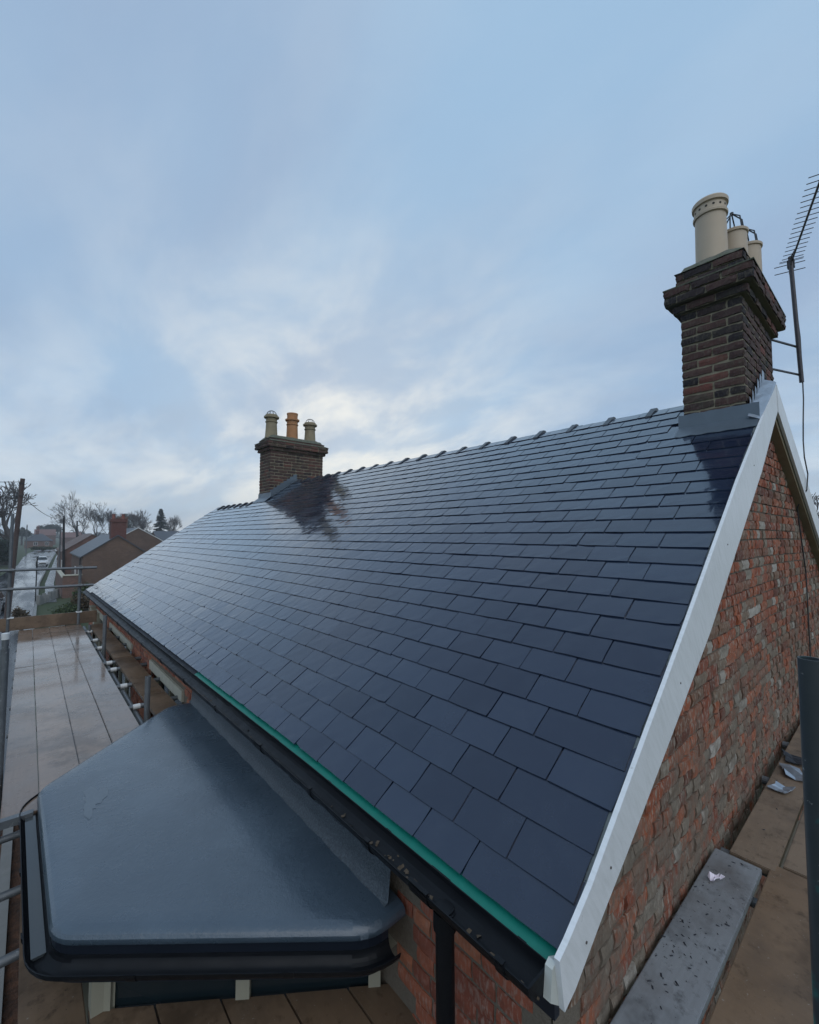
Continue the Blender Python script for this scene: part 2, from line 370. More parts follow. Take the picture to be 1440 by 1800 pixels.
def smooth_by_angle(o, deg=40):
    me = o.data; me.polygons.foreach_set('use_smooth', [True]*len(me.polygons))
    bm = bmesh.new(); bm.from_mesh(me); bmesh.ops.remove_doubles(bm, verts=bm.verts, dist=1e-5)
    for e in bm.edges:
        if len(e.link_faces) == 2 and e.calc_face_angle(3) > R(deg): e.smooth = False
    bm.to_mesh(me); bm.free()
def empty(name, label=None, cat=None, group=None, loc=(0, 0, 0)):
    o = bpy.data.objects.new(name, None); col.objects.link(o); o.location = loc; o.empty_display_size = .2
    return tag(o, label, cat, group)
def tag(o, label=None, cat=None, group=None, kind=None):
    if label: o['label'] = label
    if cat: o['category'] = cat
    if group: o['group'] = group
    if kind: o['kind'] = kind
    return o
def inst(name, me, parent, mw):
    o = bpy.data.objects.new(name, me); col.objects.link(o); o.parent = parent; o.matrix_basis = mw; return o
def rel(o, parent):
    """parents sit at the origin unless placed: keep world coordinates"""
    o.parent = parent; o.matrix_parent_inverse = parent.matrix_world.inverted() if parent.matrix_world else Matrix.Identity(4)

GZ = -3.9                              # ground level; z = 0 is the eaves of the cottage
# ------------------------------------------------------------------ setting
g = MB()
g.face([(-1500, -300, GZ), (1500, -300, GZ), (1500, 3000, GZ), (-1500, 3000, GZ)])
tag(g.build('ground', 'grass', fix=False), kind='structure')
RD = [(-40, -6.2, -1.6), (10, -6.2, -1.4), (42, -5.2, -.7), (58, -4.4, -.33), (77, -3.4, .6), (96, -2.4, 1.55), (125, -2.0, 3.0), (150, -1.2, 4.4), (175, .4, 6.4), (200, 4, 11), (225, 12, 21)]
g = MB()
for (y0, a0, b0), (y1, a1, b1) in zip(RD, RD[1:]): g.face([(a0, y0, GZ+.012), (b0, y0, GZ+.012), (b1, y1, GZ+.012), (a1, y1, GZ+.012)])
tag(g.build('road', 'wet_road', fix=False), kind='structure')
g = MB()
for (y0, a0, b0), (y1, a1, b1) in zip(RD, RD[1:]):
    g.mesh([(b0, y0, GZ), (b0+.13, y0, GZ), (b1+.13, y1, GZ), (b1, y1, GZ), (b0, y0, GZ+.12), (b0+.13, y0, GZ+.12), (b1+.13, y1, GZ+.12), (b1, y1, GZ+.12)], [(4, 5, 6, 7), (0, 4, 7, 3), (1, 2, 6, 5), (0, 1, 5, 4), (3, 7, 6, 2)])
tag(g.build('kerb', 'kerb'), kind='structure')
g = MB()
for (y0, a0, b0), (y1, a1, b1) in zip(RD[2:8], RD[3:9]): g.face([(b0+.55, y0, GZ+.03), (b0+1.25, y0, GZ+.03), (b1+1.25, y1, GZ+.03), (b1+.55, y1, GZ+.03)])
tag(g.build('pavement', 'pavement_wet', fix=False), kind='structure')
g = MB(); g.box((-1.6, -2.0, GZ-.1), (.0, 10.2, GZ+.04)); g.box((.0, 13.2, GZ-.1), (3.0, 19, GZ+.03))
tag(g.build('flower_bed', 'leaf_litter'), kind='structure')

# ------------------------------------------------------------------ the cottage
CA, SA = math.cos(ALPHA), math.sin(ALPHA)
GAU, WID = .163, .2707
YEND, YMAIN = 12.75, 9.95               # far verge; end of the taller part behind the far chimney
UTOP, UEXT = 4.52, 3.60
def ey(y): return -.0128*max(0.0, y-1.5)                 # the old eaves run out of parallel with the ridge
def us(u, y): return u + ey(y)*(1-u/4.6)
def sl3(u, y, h=0):
    """point on the front slope: distance u up the slope, y along the ridge, h proud of it"""
    uu = us(u, y); return Vector((CA*uu - SA*h, y, SA*uu + CA*h))
house = empty('brick_cottage', 'brick cottage with new wet slate roof and two brick chimney stacks', 'house')
RX, RZ = CA*4.60, SA*4.60               # ridge
def gable_y(x): return 0.0 if x < RX else -.045*(x-RX)
roof = None
g = MB()   # roof deck under the slates: both slopes, closed body
def deck(y0, y1, ut, h=-.022):
    a, b = sl3(.05, y0, h), sl3(.05, y1, h); c, d = sl3(ut, y1, h), sl3(ut, y0, h)
    g.face([a, b, c, d])
deck(.03, YMAIN, 4.57); deck(YMAIN, YEND-.02, 3.66)
rx = 2*RX
g.face([(RX, .02, RZ-.03), (RX, YMAIN, RZ-.03), (rx+.1, YMAIN, -.05), (rx+.1, gable_y(rx)+.03, -.05)])
ex_x, ex_z = CA*3.66, SA*3.66-.02
g.face([(ex_x, YMAIN, ex_z), (ex_x, YEND, ex_z), (2*ex_x, YEND, -.05), (2*ex_x, YMAIN, -.05)])
roof = g.build('roof', 'slate_old', house, fix=False)

# slates: a set of riven variants, edges dressed unevenly
def slate_mesh(i, wd):
    rr = random.Random(100+i); s = MB(); ln = 2.06*GAU; th = .0085
    nx, ny = (5 if wd > .3 else 4), 4
    k_ = .046
    def jit(a): return rr.uniform(-a, a)
    V = []; hw = wd/2-.0036
    chip = rr.random()
    for a in range(ny+1):
        for b in range(nx+1):
            t_ = a/ny; x = -hw + 2*hw*b/nx; t = (t_**1.3)*ln
            if b in (0, nx): x += jit(.0022)
            if a == 0: t += abs(jit(.0030))
            if a == 0 and chip < .14 and b == (0 if chip < .07 else nx): t += .008; x *= .975
            V.append((x, t, .0165 - k_*t + (jit(.0005) if 0 < a else jit(.0009))))
    F = [(a*(nx+1)+b, a*(nx+1)+b+1, (a+1)*(nx+1)+b+1, (a+1)*(nx+1)+b) for a in range(ny) for b in range(nx)]
    n = len(V)
    rim = [b for b in range(nx+1)] + [a*(nx+1)+nx for a in range(1, ny+1)] + [ny*(nx+1)+b for b in range(nx-1, -1, -1)] + [a*(nx+1) for a in range(ny-1, 0, -1)]
    for q in rim: x, t, z = V[q]; V.append((x*1.002, t-.0012 if q <= nx else t, z-th))
    for j in range(len(rim)):
        j2 = (j+1) % len(rim); F.append((rim[j2], rim[j], n+j, n+j2))
    s.mesh(V, F, rr.random()); return s
NV = 18
S_STD = [slate_mesh(i, WID) for i in range(NV)]; S_WIDE = [slate_mesh(50+i, WID*1.5) for i in range(6)]; S_NARROW = [slate_mesh(80+i, WID*.55) for i in range(4)]
D_STD = [s.data('slate', 'slate') for s in S_STD]; D_WIDE = [s.data('slate', 'slate') for s in S_WIDE]
slates = []
NCOURSE = 28
chimA = (3.18, 4.42, .08, .545)        # near stack: x0, x1, y0, y1
chimB = (3.08, 4.52, 9.30, 9.95)       # far stack
for cI in range(NCOURSE):
    u0 = cI*GAU if cI else .030
    yend = YMAIN-.02 if u0 > UEXT-.06 else YEND
    if u0 > 4.47: break
    y = 0.004 + rng.uniform(-.006, .006); first = True
    while y < yend-.06:
        wd = WID*1.5 if (first and cI % 2 == 0) else WID
        kind = 'wide' if (first and cI % 2 == 0) else 'std'
        first = False
        if y+wd > yend+.02: wd = yend-y; kind = 'cut'
        if yend-(y+wd) < .05: pass
        yc = y+wd/2
        du = -.045 if yc > YEND-.95 else 0
        x3 = CA*us(u0, yc)
        skip = (chimA[0]-.10 < x3 < chimA[1] and chimA[2]-.1 < yc-wd*.35 and yc+wd*.0 < chimA[3]+.02) or (chimB[0] < x3+.12 and x3 > chimB[0]-.02 and yc > chimB[2]+.05)
        if not skip:
            p = sl3(u0+du, yc); ang = math.atan2(ey(yc+.5)-ey(yc-.5), 1)*(1-u0/4.6)
            rot = Matrix(((0, CA, -SA, 0), (1, 0, 0, 0), (0, SA, CA, 0), (0, 0, 0, 1)))     # local x -> y, local y -> up slope, local z -> normal
            rot = Matrix(((0, CA, -SA, 0), (-1, 0, 0, 0), (0, SA, CA, 0), (0, 0, 0, 1)))
            mw = Matrix.Translation(p + Vector((-SA, 0, CA))*rng.uniform(-.0006, .0012)) @ rot @ Matrix.Rotation(rng.gauss(0, .0032), 4, 'X') @ Matrix.Rotation(rng.gauss(0, .0055), 4, 'Y') @ Matrix.Rotation(rng.gauss(0, .0035), 4, 'Z')
            lim = (4.555 if yend < 11 else UEXT+.05) - u0
            if yc < YMAIN-.3: lim = 4.555-u0
            if lim < 2.06*GAU: mw = mw @ Matrix.Diagonal((1, lim/(2.06*GAU), 1, 1))
            d = (p-CAM).length
            slates.append((d, kind, wd, mw))
        y += wd
slates.sort(key=lambda a: a[0])
# the ones that show largest are objects, the rest one joined part
vis = [s for s in slates if (s[3].translation - CAM).normalized().dot(fwd) > .3]
rest = MB(); n_obj = 0
for d, kind, wd, mw in slates:
    if kind == 'std': src, dat = rng.choice(list(zip(S_STD, D_STD)))
    elif kind == 'wide': src, dat = rng.choice(list(zip(S_WIDE, D_WIDE)))
    else: src, dat = rng.choice(S_STD), None; mw = mw @ Matrix.Diagonal((wd/WID, 1, 1, 1))
    if n_obj < 300 and dat: inst('slate', dat, roof, mw); n_obj += 1
    else: rest.mesh(src.v, src.f, src.t[0], mw)
tag(rest.build('slate_courses', 'slate', roof, fix=False), kind='stuff')

# ridge tiles: angular, with a raised roll over each joint
def ridge_tile(name, cx, cz, y0, y1, half=.17):
    s = MB(); dz = half*SA/CA*.98; t = .016
    def vee(h, w_, up): return [(cx-w_, cz-w_*SA/CA*.97+up), (cx-.02, cz-.012+up), (cx+.02, cz-.012+up), (cx+w_, cz-w_*SA/CA*.97+up), (cx+w_, cz-w_*SA/CA*.97+up-h), (cx, cz-h*1.2-.012+up), (cx-w_, cz-w_*SA/CA*.97+up-h)]
    s.prism(vee(t, half, .012), 'y', y0, y1)
    s.prism(vee(t+.014, half+.014, .046), 'y', y0-.026, y0+.034)
    o = s.build(name, 'ridge_tile', roof); return o
yy = .978-.45
while yy < 9.25:
    ridge_tile('ridge_tile', RX, RZ-.022+.004*math.sin(yy*3), yy if yy > .6 else .575, min(yy+.447, 9.29)); yy += .45
for i in range(6): ridge_tile('ridge_tile', CA*3.66, SA*3.66-.012, 10.10+.44*i, 10.10+.44*i+.436)

# --- gable: bargeboards
BF = [(-.040, .060), (.013, .083), (.161, .165), (1.097, .822), (2.287, 1.680), (RX+.005, RZ+.015), (RX+.045, RZ-.215), (3.017, 1.800), (1.548, .785), (.93, .425), (.456, .155), (.235, .035), (.05, -.075), (-.015, -.098)]
s = MB(); s.prism(BF, 'y', -.030, -.012)
bb = s.build('bargeboard', 'white_barge', house); bb['label'] = 'white bargeboard above the gable bricks'
def rz_(x): return RZ - (x-RX)*.66
s = MB(); yr = lambda x: -.035-.040*(x-RX)
P = [(RX-.0, RZ+.012), (7.6, rz_(7.6)), (7.6, rz_(7.6)-.28), (RX+.03, RZ-.235)]
V = [(x, yr(x), z) for x, z in P] + [(x, yr(x)+.022, z) for x, z in P]
s.mesh(V, [(0, 1, 2, 3), (7, 6, 5, 4), (0, 4, 5, 1), (1, 5, 6, 2), (2, 6, 7, 3), (3, 7, 4, 0)])
s.build('bargeboard', 'white_barge', house)
s = MB()   # soffit board behind the rear bargeboard and purlin ends
V = [(x, yr(x)+.03, z-.03) for x, z in P[:2]] + [(x, .10, z-.03) for x, z in P[:2][::-1]]
s.mesh(V + [(a, b, c-.25) for a, b, c in V], [(0, 1, 2, 3), (4, 7, 6, 5), (0, 4, 5, 1), (1, 5, 6, 2), (2, 6, 7, 3), (3, 7, 4, 0)])
s.build('verge_rafter', 'old_buff_pot', house)
s = MB(); s.prism([(-.030, .040), (.012, .018), (.06, -.02), (.05, -.078), (-.012, -.096), (-.062, -.055), (-.050, .030)], 'y', -.012, .012)
s.build('eaves_box_end', 'white_box_end', house)
s = MB()   # mortar bedding under the verge slates
n = 70
for i in range(n):
    u0, u1 = .05+4.5*i/n, .05+4.5*(i+1)/n
    for (a, b) in ((u0, u1),):
        j0, j1 = rng.uniform(-.004, .006), rng.uniform(-.004, .006)
        p = [sl3(a, -.012+j0, -.02), sl3(b, -.012+j1, -.02), sl3(b, -.012+j1, .004+rng.uniform(-.003, .004)), sl3(a, -.012+j0, .004), sl3(a, .02, .006), sl3(b, .02, .006)]
        s.face([p[0], p[1], p[2], p[3]]); s.face([p[3], p[2], p[5], p[4]])
s.build('verge_bedding', 'verge_mortar', roof, fix=False)
# bargeboard screws
for (x, z) in ((.30, .16), (1.05, .62), (1.95, 1.25), (2.75, 1.82), (.12, .02)):
    q = MB(); q.tube([(x, -.0325, z), (x, -.029, z)], .0045, 10); q.build('screw', 'coupler', bb)

# --- brick walls
def brick_variants(n, lx, lz, seed, depth=.05, rough=.006, ed=.0022):
    out = []
    for i in range(n):
        rr = random.Random(seed+i); s = MB(); nx, nz = (4 if lx > .15 else 3), 2
        V = []; tone = rr.random()
        for a in range(nz+1):
            for b in range(nx+1):
                x = -lx/2+lx*b/nx; z = -lz/2+lz*a/nz
                e = (b in (0, nx)) + (a in (0, nz))
                V.append((x+rr.uniform(-ed, ed), (rr.uniform(-rough, rough*.6) if e < 2 else rough*.9)+e*.0015, z+rr.uniform(-ed, ed)))
        F = [(a*(nx+1)+b, a*(nx+1)+b+1, (a+1)*(nx+1)+b+1, (a+1)*(nx+1)+b) for a in range(nz) for b in range(nx)]
        n0 = len(V); rim = list(range(nx+1)) + [a*(nx+1)+nx for a in range(1, nz+1)] + [nz*(nx+1)+b for b in range(nx-1, -1, -1)] + [a*(nx+1) for a in range(nz-1, 0, -1)]
        V += [(V[q][0], depth, V[q][2]) for q in rim]
        for j in range(len(rim)): j2 = (j+1) % len(rim); F.append((rim[j2], rim[j], n0+j, n0+j2))
        s.mesh(V, F, tone); out.append(s)
    return out
ST, HD = brick_variants(26, .216, .066, 300, rough=.0045), brick_variants(26, .104, .066, 400, rough=.0045)
def lay(S, H, keep, a0, a1, z0, z1, mw, rr, start=0, course=.0755):
    """bricks in mixed bond over [a0,a1] x [z0,z1]; keep(a, z, len) decides; returns (source, matrix)"""
    out = []; ci = start; z = z0
    while z < z1:
        a = a0 - rr.uniform(0, .1) - (.11 if ci % 2 else 0); hd = ci % 3 == 0; 
        wob = .004*math.sin(ci*2.1)
        while a < a1:
            usehead = hd or rr.random() < .30
            ln = .112 if usehead else .2245
            ac = a+ln/2
            if keep(ac, z+course/2, ln): out.append((rr.choice(H if usehead else S), mw(ac, z+course/2 + wob + .006*math.sin(ac*1.7+ci*.05), rr)))
            a += ln; 
        z += course; ci += 1
    return out
WY = .062                                # gable wall face
def gable_face(x): return WY + gable_y(x)*.95
def top_at(x): return (.7047*x-.07) if x < RX else rz_(x)-.10
rr = random.Random(9)
GB = lay(ST, HD, lambda a, z, l: z+.05 < min(top_at(a-l/2), top_at(a+l/2)) and .085+l/2 < a < 7.45, .085, 7.5, -1.45, 2.60, lambda a, z, r: Matrix.Translation((a, gable_face(a)+r.uniform(-.005, .004), z)) @ Matrix.Rotation(r.gauss(0, .012), 4, 'Y') @ Matrix.Rotation(r.gauss(0, .02), 4, 'Z'), rr)
wall = MB()
body = [(.09, GZ), (.09, -.03), (RX, RZ-.12), (7.42, rz_(7.42)-.12), (7.42, GZ)]
V = [(x, gable_face(x)+.012, z) for x, z in body]
wall.face([V[0], V[1], V[2], (RX, gable_face(RX)+.012, GZ)]); wall.face([(RX, gable_face(RX)+.012, GZ), V[2], V[3], V[4]])
FX = .068                                # front wall face (x), running out with the eaves
def fx(y): return FX - .0128*CA*max(0, y-1.5)*1.0
def ezz(y): return ey(y)*SA
OPEN = [(4.42, 5.85, -1.75, -.47), (7.25, 9.30, -1.75, -.50), (10.15, 11.95, -1.75, -.50)]   # windows under the eaves
ys = sorted({WY+.009, YEND} | {o[0] for o in OPEN} | {o[1] for o in OPEN} | {.75, 3.85})
for a, b in zip(ys, ys[1:]):
    zt = [-.03+ezz(a), -.03+ezz(b)]; o = [q for q in OPEN if q[0] <= a+1e-6 and b <= q[1]+1e-6]
    rngs = [(GZ, None)] if not o else [(GZ, o[0][2]), (o[0][3], None)]
    for lo, hi in rngs:
        wall.face([(fx(a)+.009, a, lo), (fx(b)+.009, b, lo), (fx(b)+.009, b, hi if hi is not None else zt[1]), (fx(a)+.009, a, hi if hi is not None else zt[0])])
wall.face([(fx(YEND), YEND, GZ), (2*ex_x, YEND, GZ), (2*ex_x, YEND, -.05), (ex_x, YEND, ex_z), (fx(YEND), YEND, -.1)])
wall.face([(7.42, gable_face(7.42), GZ), (7.42, YEND, GZ), (7.42, YEND, -.03), (7.42, gable_face(7.42), -.03)])
wall.face([(.3, YMAIN+.01, 0), (7.3, YMAIN+.01, 0), (RX, YMAIN+.01, RZ-.06)])
wl = wall.build('wall', 'mortar', house, fix=False)
def fkeep(a, z, l):
    if a-l/2 < .09 or a > YEND-.05: return False
    if z > -.06+ezz(a): return False
    if .80 < a < 3.75 and z < -.12: return False
    for y0, y1, z0, z1 in OPEN:
        if y0-l/2-.005 < a < y1+l/2+.005 and z0 < z < z1+.12: return False
    return True
FST, FHD = brick_variants(16, .214, .064, 500, rough=.003), brick_variants(16, .102, .064, 600, rough=.003)
FB = lay(FST, FHD, fkeep, .09, YEND, -1.75, -.05, lambda a, z, r: Matrix.Translation((fx(a)+r.uniform(-.003, .003), a, z)) @ Matrix.Rotation(-math.pi/2, 4, 'Z') @ Matrix.Rotation(r.gauss(0, .008), 4, 'Y'), random.Random(12))
def emit(lst, matname, parent, nmax, namej):
    lst = sorted(lst, key=lambda q: (q[1].translation-CAM).length * (1 if (q[1].translation-CAM).normalized().dot(fwd) > .45 else 5)); cache = {}; j = MB()
    for i, (src, mw) in enumerate(lst):
        if i < nmax:
            if id(src) not in cache: cache[id(src)] = src.data('brick', matname)
            inst('brick', cache[id(src)], parent, mw)
        else: j.mesh(src.v, src.f, src.t[0], mw)
    if j.v: tag(j.build(namej, matname, parent, fix=False), kind='stuff')
emit(GB, 'gable_brick', wl, 250, 'gable_brickwork'); emit(FB, 'front_brick', wl, 50, 'front_brickwork')

# --- lead soakers and apron, chimneys
def chimney(dims, zbase, zc, ztop, label, seed, nobj, cname='chimney'):
    x0, x1, y0, y1 = dims
    s = MB(); i_ = .009
    s.box((x0+i_, y0+i_, zbase), (x1-i_, y1-i_, ztop))
    ch = s.build(cname, 'chimney_mortar', house); ch['label'] = label
    rr = random.Random(seed); out = []
    CS, CH = brick_variants(14, .208, .057, seed*7, .06, .004, .0042), brick_variants(14, .098, .057, seed*7+50, .06, .004, .0042)
    prof = []; z = zbase; ci = 0
    co = .0762
    while z < ztop-.01:
        if z < zc: off = 0
        else:
            kc = int((z-zc)/co+.01); off = (.046, .100, .100, .022, .022, .022, .022)[min(kc, 6)]
        prof.append((z, off)); z += co
    for ci, (z, off) in enumerate(prof):
        for side in range(4):
            a0, a1 = ((x0, x1) if side % 2 == 0 else (y0, y1)); a0 -= off; a1 += off
            a = a0; nxt = (ci+side) % 2
            while a < a1-.02:
                ln = .112 if (nxt and a == a0) or rr.random() < .12 else .2245
                ln = min(ln, a1-a)
                if a1-(a+ln) < .05: ln = a1-a
                src = rr.choice(CH if ln < .17 else CS); sx_ = (ln-.014)/(.098 if ln < .17 else .208)
                ac = a+ln/2
                if side == 0: mw = Matrix.Translation((ac, y0-off, z+co/2))
                elif side == 2: mw = Matrix.Translation((ac, y1+off, z+co/2)) @ Matrix.Rotation(math.pi, 4, 'Z')
                elif side == 1: mw = Matrix.Translation((x1+off, ac, z+co/2)) @ Matrix.Rotation(math.pi/2, 4, 'Z')
                else: mw = Matrix.Translation((x0-off, ac, z+co/2)) @ Matrix.Rotation(-math.pi/2, 4, 'Z')
                out.append((src, mw @ Matrix.Diagonal((sx_, 1, 1, 1)) @ Matrix.Translation((0, rr.uniform(-.004, .003), 0)), side)); a += ln
        if off > .02:
            q = MB(); q.box((x0-off+.012, y0-off+.012, z+.004), (x1+off-.012, y1+off-.012, z+co-.004)); q.build('oversailing_course', 'chimney_mortar', ch)
    visb = [o[:2] for o in out if o[2] in (0, 3)]; hid = [o[:2] for o in out if o[2] in (1, 2)]
    vb = sorted(visb, key=lambda q: (q[1].translation-CAM).length)
    emit(vb[:nobj], 'chimney_brick', ch, nobj, 'x'); 
    j = MB()
    for src, mw in vb[nobj:]+hid: j.mesh(src.v, src.f, src.t[0], mw)
    tag(j.build('brickwork', 'chimney_brick', ch, fix=False), kind='stuff')
    # sloped mortar weathering on the ledge and flaunching round the pots
    ztp = prof[-1][0]+co; led = [z for z, o in prof if o > .08]
    lz = led[-1]+co
    q = MB(); o1, o2 = .096, .028
    o1 = .104
    A = [(x0-o1, y0-o1, lz), (x1+o1, y0-o1, lz), (x1+o1, y1+o1, lz), (x0-o1, y1+o1, lz)]; B = [(x0-o2, y0-o2, lz+.035), (x1+o2, y0-o2, lz+.035), (x1+o2, y1+o2, lz+.035), (x0-o2, y1+o2, lz+.035)]
    A0 = [(a, b, c-.012) for a, b, c in A]
    for i in range(4): j2 = (i+1) % 4; q.face([A[i], A[j2], B[j2], B[i]]); q.face([A0[i], A0[j2], A[j2], A[i]])
    q.build('ledge_mortar', 'flaunching', ch)
    q = MB(); nx, ny = 18, 8; V = []; rr2 = random.Random(seed+3)
    for b in range(ny+1):
        for a in range(nx+1):
            fxx, fyy = a/nx, b/ny; e = min(fxx, 1-fxx)*(x1-x0), min(fyy, 1-fyy)*(y1-y0)
            hgt = .115*min(1, min(e)/.13)**.7 + rr2.uniform(-.007, .007)
            V.append((x0-.03+(x1-x0+.06)*fxx, y0-.03+(y1-y0+.06)*fyy, ztp-.004+max(0, hgt)))
    q.mesh(V, [(b*(nx+1)+a, b*(nx+1)+a+1, (b+1)*(nx+1)+a+1, (b+1)*(nx+1)+a) for b in range(ny) for a in range(nx)])
    q.build('flaunching', 'flaunching', ch, smooth=True, fix=False)
    return ch, ztp
chA, zA = chimney(chimA, 2.03, 3.315, 3.69, 'brick chimney stack beside the television aerial, with smooth buff pots', 21, 150)
chB, zB = chimney(chimB, 2.05, 3.30, 3.66, 'brick chimney stack with three short moulded pots', 33, 0)

def ring_holes(o): pass
# near stack: one tall roll-top pot with a ring of vent holes, two plain ones with wire guards
def pot(ch, c, prof, mat, inner=.82):
    q = MB(); rmax = prof[-1][0]
    pr = list(prof) + [(rmax*inner, prof[-1][1]-.002), (rmax*inner, prof[-1][1]-.18)]
    q.lathe(pr, c, 28); o = q.build('chimney_pot', mat, ch); smooth_by_angle(o, 35); return o
pA = pot(chA, (3.44, .345, zA+.05), [(.128, 0), (.126, .10), (.122, .45), (.122, .50), (.136, .505), (.138, .525), (.126, .535), (.126, .60), (.142, .608), (.144, .640), (.136, .652)], 'buff_pot')
pA['label'] = 'tall smooth buff pot with a ring of vent holes'
q = MB()
for i in range(14):
    th = 2*math.pi*i/14; a = Vector((math.cos(th), math.sin(th), 0)); b = Vector((3.44, .345, zA+.05+.568))
    q = MB(); q.tube([b+a*.118, b+a*.1275], .0105, 8); q.build('vent_hole', 'pot_dark', chA)
for cx, cyp in ((3.80, .250), (4.16, .206)):
    p_ = pot(chA, (cx, cyp, zA+.06), [(.112, 0), (.110, .42), (.110, .435), (.122, .44), (.124, .462), (.118, .468)], 'buff_pot')
    q = MB(); top = Vector((cx-.02, cyp, zA+.06+.66))
    for i in range(6):
        th = 2*math.pi*i/6; a = Vector((cx+.10*math.cos(th), cyp+.10*math.sin(th), zA+.48)); b = (a+top)/2 + Vector((math.cos(th), math.sin(th), 0))*.03 + Vector((0, 0, .05))
        q.tube([a, b, top], .006, 6)
    q.tube([top-Vector((0, 0, .012)), top+Vector((0, 0, .01))], .016, 8)
    q.build('bird_guard', 'wire', chA)
# far stack: moulded pots
MP = [(.165, 0), (.150, .06), (.132, .36), (.130, .40), (.148, .405), (.150, .425), (.134, .435), (.136, .50), (.182, .515), (.184, .555), (.150, .565), (.146, .60)]
for cx, mat, hs in ((3.23, 'old_buff_pot', 1.0), (4.30, 'old_buff_pot', .96)):
    o = pot(chB, (cx, 9.62, zB+.04), [(r, z*hs) for r, z in MP], mat)
    q = MB()
    for i in range(4):
        th = math.pi*i/4; pts = [(cx+.13*math.cos(th)*math.cos(f), 9.62+.13*math.sin(th)*math.cos(f), zB+.62*hs+.13*math.sin(f)) for f in [math.pi*t_/8 for t_ in range(9)]]
        q.tube(pts, .005, 5)
    q.build('bird_guard', 'wire', chB)
o = pot(chB, (3.79, 9.62, zB+.04), [(.150, 0), (.138, .36), (.134, .42), (.150, .428), (.150, .448), (.136, .455), (.140, .53), (.178, .54), (.180, .575), (.132, .59), (.135, .70), (.142, .705), (.142, .735)], 'orange_pot'); o['label'] = 'orange clay pot in the middle of the row'

# lead: front apron of near stack, stepped side flashing; far stack likewise
def leadapron(ch, x0, ya, yb, drop, up):
    q = MB(); u_ = x0/CA; n = 14; z0 = SA*u_
    rowsV = []
    for i in range(n+1):
        y = ya + (yb-ya)*i/n; wv = .006*math.sin(i*1.9)+.004*math.sin(i*4.3)
        low = sl3((x0-drop)/CA+wv*1.2, y, .022+wv*.5); kn = Vector((x0-.010, y, z0+.035)); tp = Vector((x0-.008, y, z0+up+wv)); bk = Vector((x0+.012, y, z0+up+.004))
        lw = low - Vector((0, 0, .006)); rowsV.append([lw, low, kn, tp, bk])
    for a, b in zip(rowsV, rowsV[1:]):
        for i in range(4): q.face([a[i], b[i], b[i+1], a[i+1]])
    o = q.build('lead_apron', 'lead', ch); smooth_by_angle(o, 50)
leadapron(chA, chimA[0], -.005, chimA[3]+.035, .115, .15)
q = MB(); n = 10   # stepped flashing running up the gable side of the near stack
yA = chimA[2]-.013
for i in range(6):
    xa = chimA[0]+.015+i*.105; xb = xa+.118; za, zb_ = xa*SA/CA+.025, xb*SA/CA+.025; w0 = .012*math.sin(i*2.3)
    q.mesh([(xa, yA-.001*i, za), (xb, yA-.001*i, zb_), (xb, yA-.001*i, za+.165), (xa+.02, yA-.004-.001*i, za+.185+w0), (xa-.012, yA-.010, za+.13)], [(0, 1, 2, 3, 4)], .5)
q.build('stepped_flashing', 'lead_bright', chA, fix=False)
q = MB()
V = []
for i in range(9):
    x = chimA[0]-.05+i*.082; z = x*SA/CA
    V += [(x, chimA[2]-.014, z+.075), (x, chimA[2]-.055, z+.055+.004*math.sin(i*2)), (x, chimA[2]-.10, z+.032), (x, -.030, z+.018)]
for i in range(8):
    for j in range(3): q.mesh([V[i*4+j], V[i*4+j+1], V[i*4+5+j], V[i*4+4+j]], [(0, 1, 2, 3)])
q.build('lead_soaker', 'lead_bright', chA, fix=False)
q = MB()
for i in range(8):
    xa = chimB[0]+i*.085; xb = xa+.10; za = xa*SA/CA
    q.mesh([(xa, chimB[2]-.010, za), (xb, chimB[2]-.010, za+.06), (xb, chimB[2]-.012, za+.22), (xa, chimB[2]-.014, za+.20)], [(0, 1, 2, 3)])
    q.mesh([(xa, chimB[2]-.012, za+.03), (xb, chimB[2]-.012, za+.09), (xb, chimB[2]-.13, za+.085), (xa, chimB[2]-.13, za+.025)], [(0, 1, 2, 3)])
q.build('stepped_flashing', 'lead', chB, fix=False)
leadapron(chB, chimB[0], chimB[2]-.10, chimB[3]+.02, .13, .14)

# --- eaves: green tray, fascia, gutter with brackets, downpipe
def eo(x, y, z): return (x + ey(y)*CA, y, z + ey(y)*SA)
YS = [.014] + [.25*i for i in range(1, 51)] + [YEND-.02]
def strip(prof, name, mat, parent, ys=YS, wob=0, closed=False, smooth=False):
    q = MB(); rows = [[eo(x, y, z + wob*math.sin(y*5.3)+wob*.6*math.sin(y*13)) for x, z in prof] for y in ys]
    for a, b in zip(rows, rows[1:]):
        for i in range(len(prof) - (0 if closed else 1)):
            j = (i+1) % len(prof); q.face([a[i], b[i], b[j], a[j]])
    if closed: q.face(rows[0]); q.face(rows[-1][::-1])
    o = q.build(name, mat, parent, smooth=smooth); return o
strip([(.10, .040), (.045, .013), (-.010, -.011), (-.012, -.015), (.045, .009)], 'eaves_tray', 'green_tray', house, wob=.001, closed=True, ys=[y for y in YS if y < 3.8])
strip([(.10, .040), (.045, .013), (-.018, -.014), (-.020, -.018), (.045, .009)], 'eaves_tray', 'dark_underlay', house, wob=.001, closed=True, ys=[y for y in YS if y > 3.7])
strip([(-.016, -.016), (-.030, -.030), (-.036, -.058), (-.030, -.060), (-.022, -.030)], 'tray_lip', 'dark_underlay', house, closed=True)
strip([(.002, -.01), (.030, -.01), (.030, -.17), (.002, -.17)], 'fascia', 'bay_fascia', house, closed=True)
GX, GZ_, GR = -.078, .012, .054
prof = [(GX+GR*math.cos(th), GZ_+GR*math.sin(th)) for th in [math.pi*(1+i/12) for i in range(13)]]
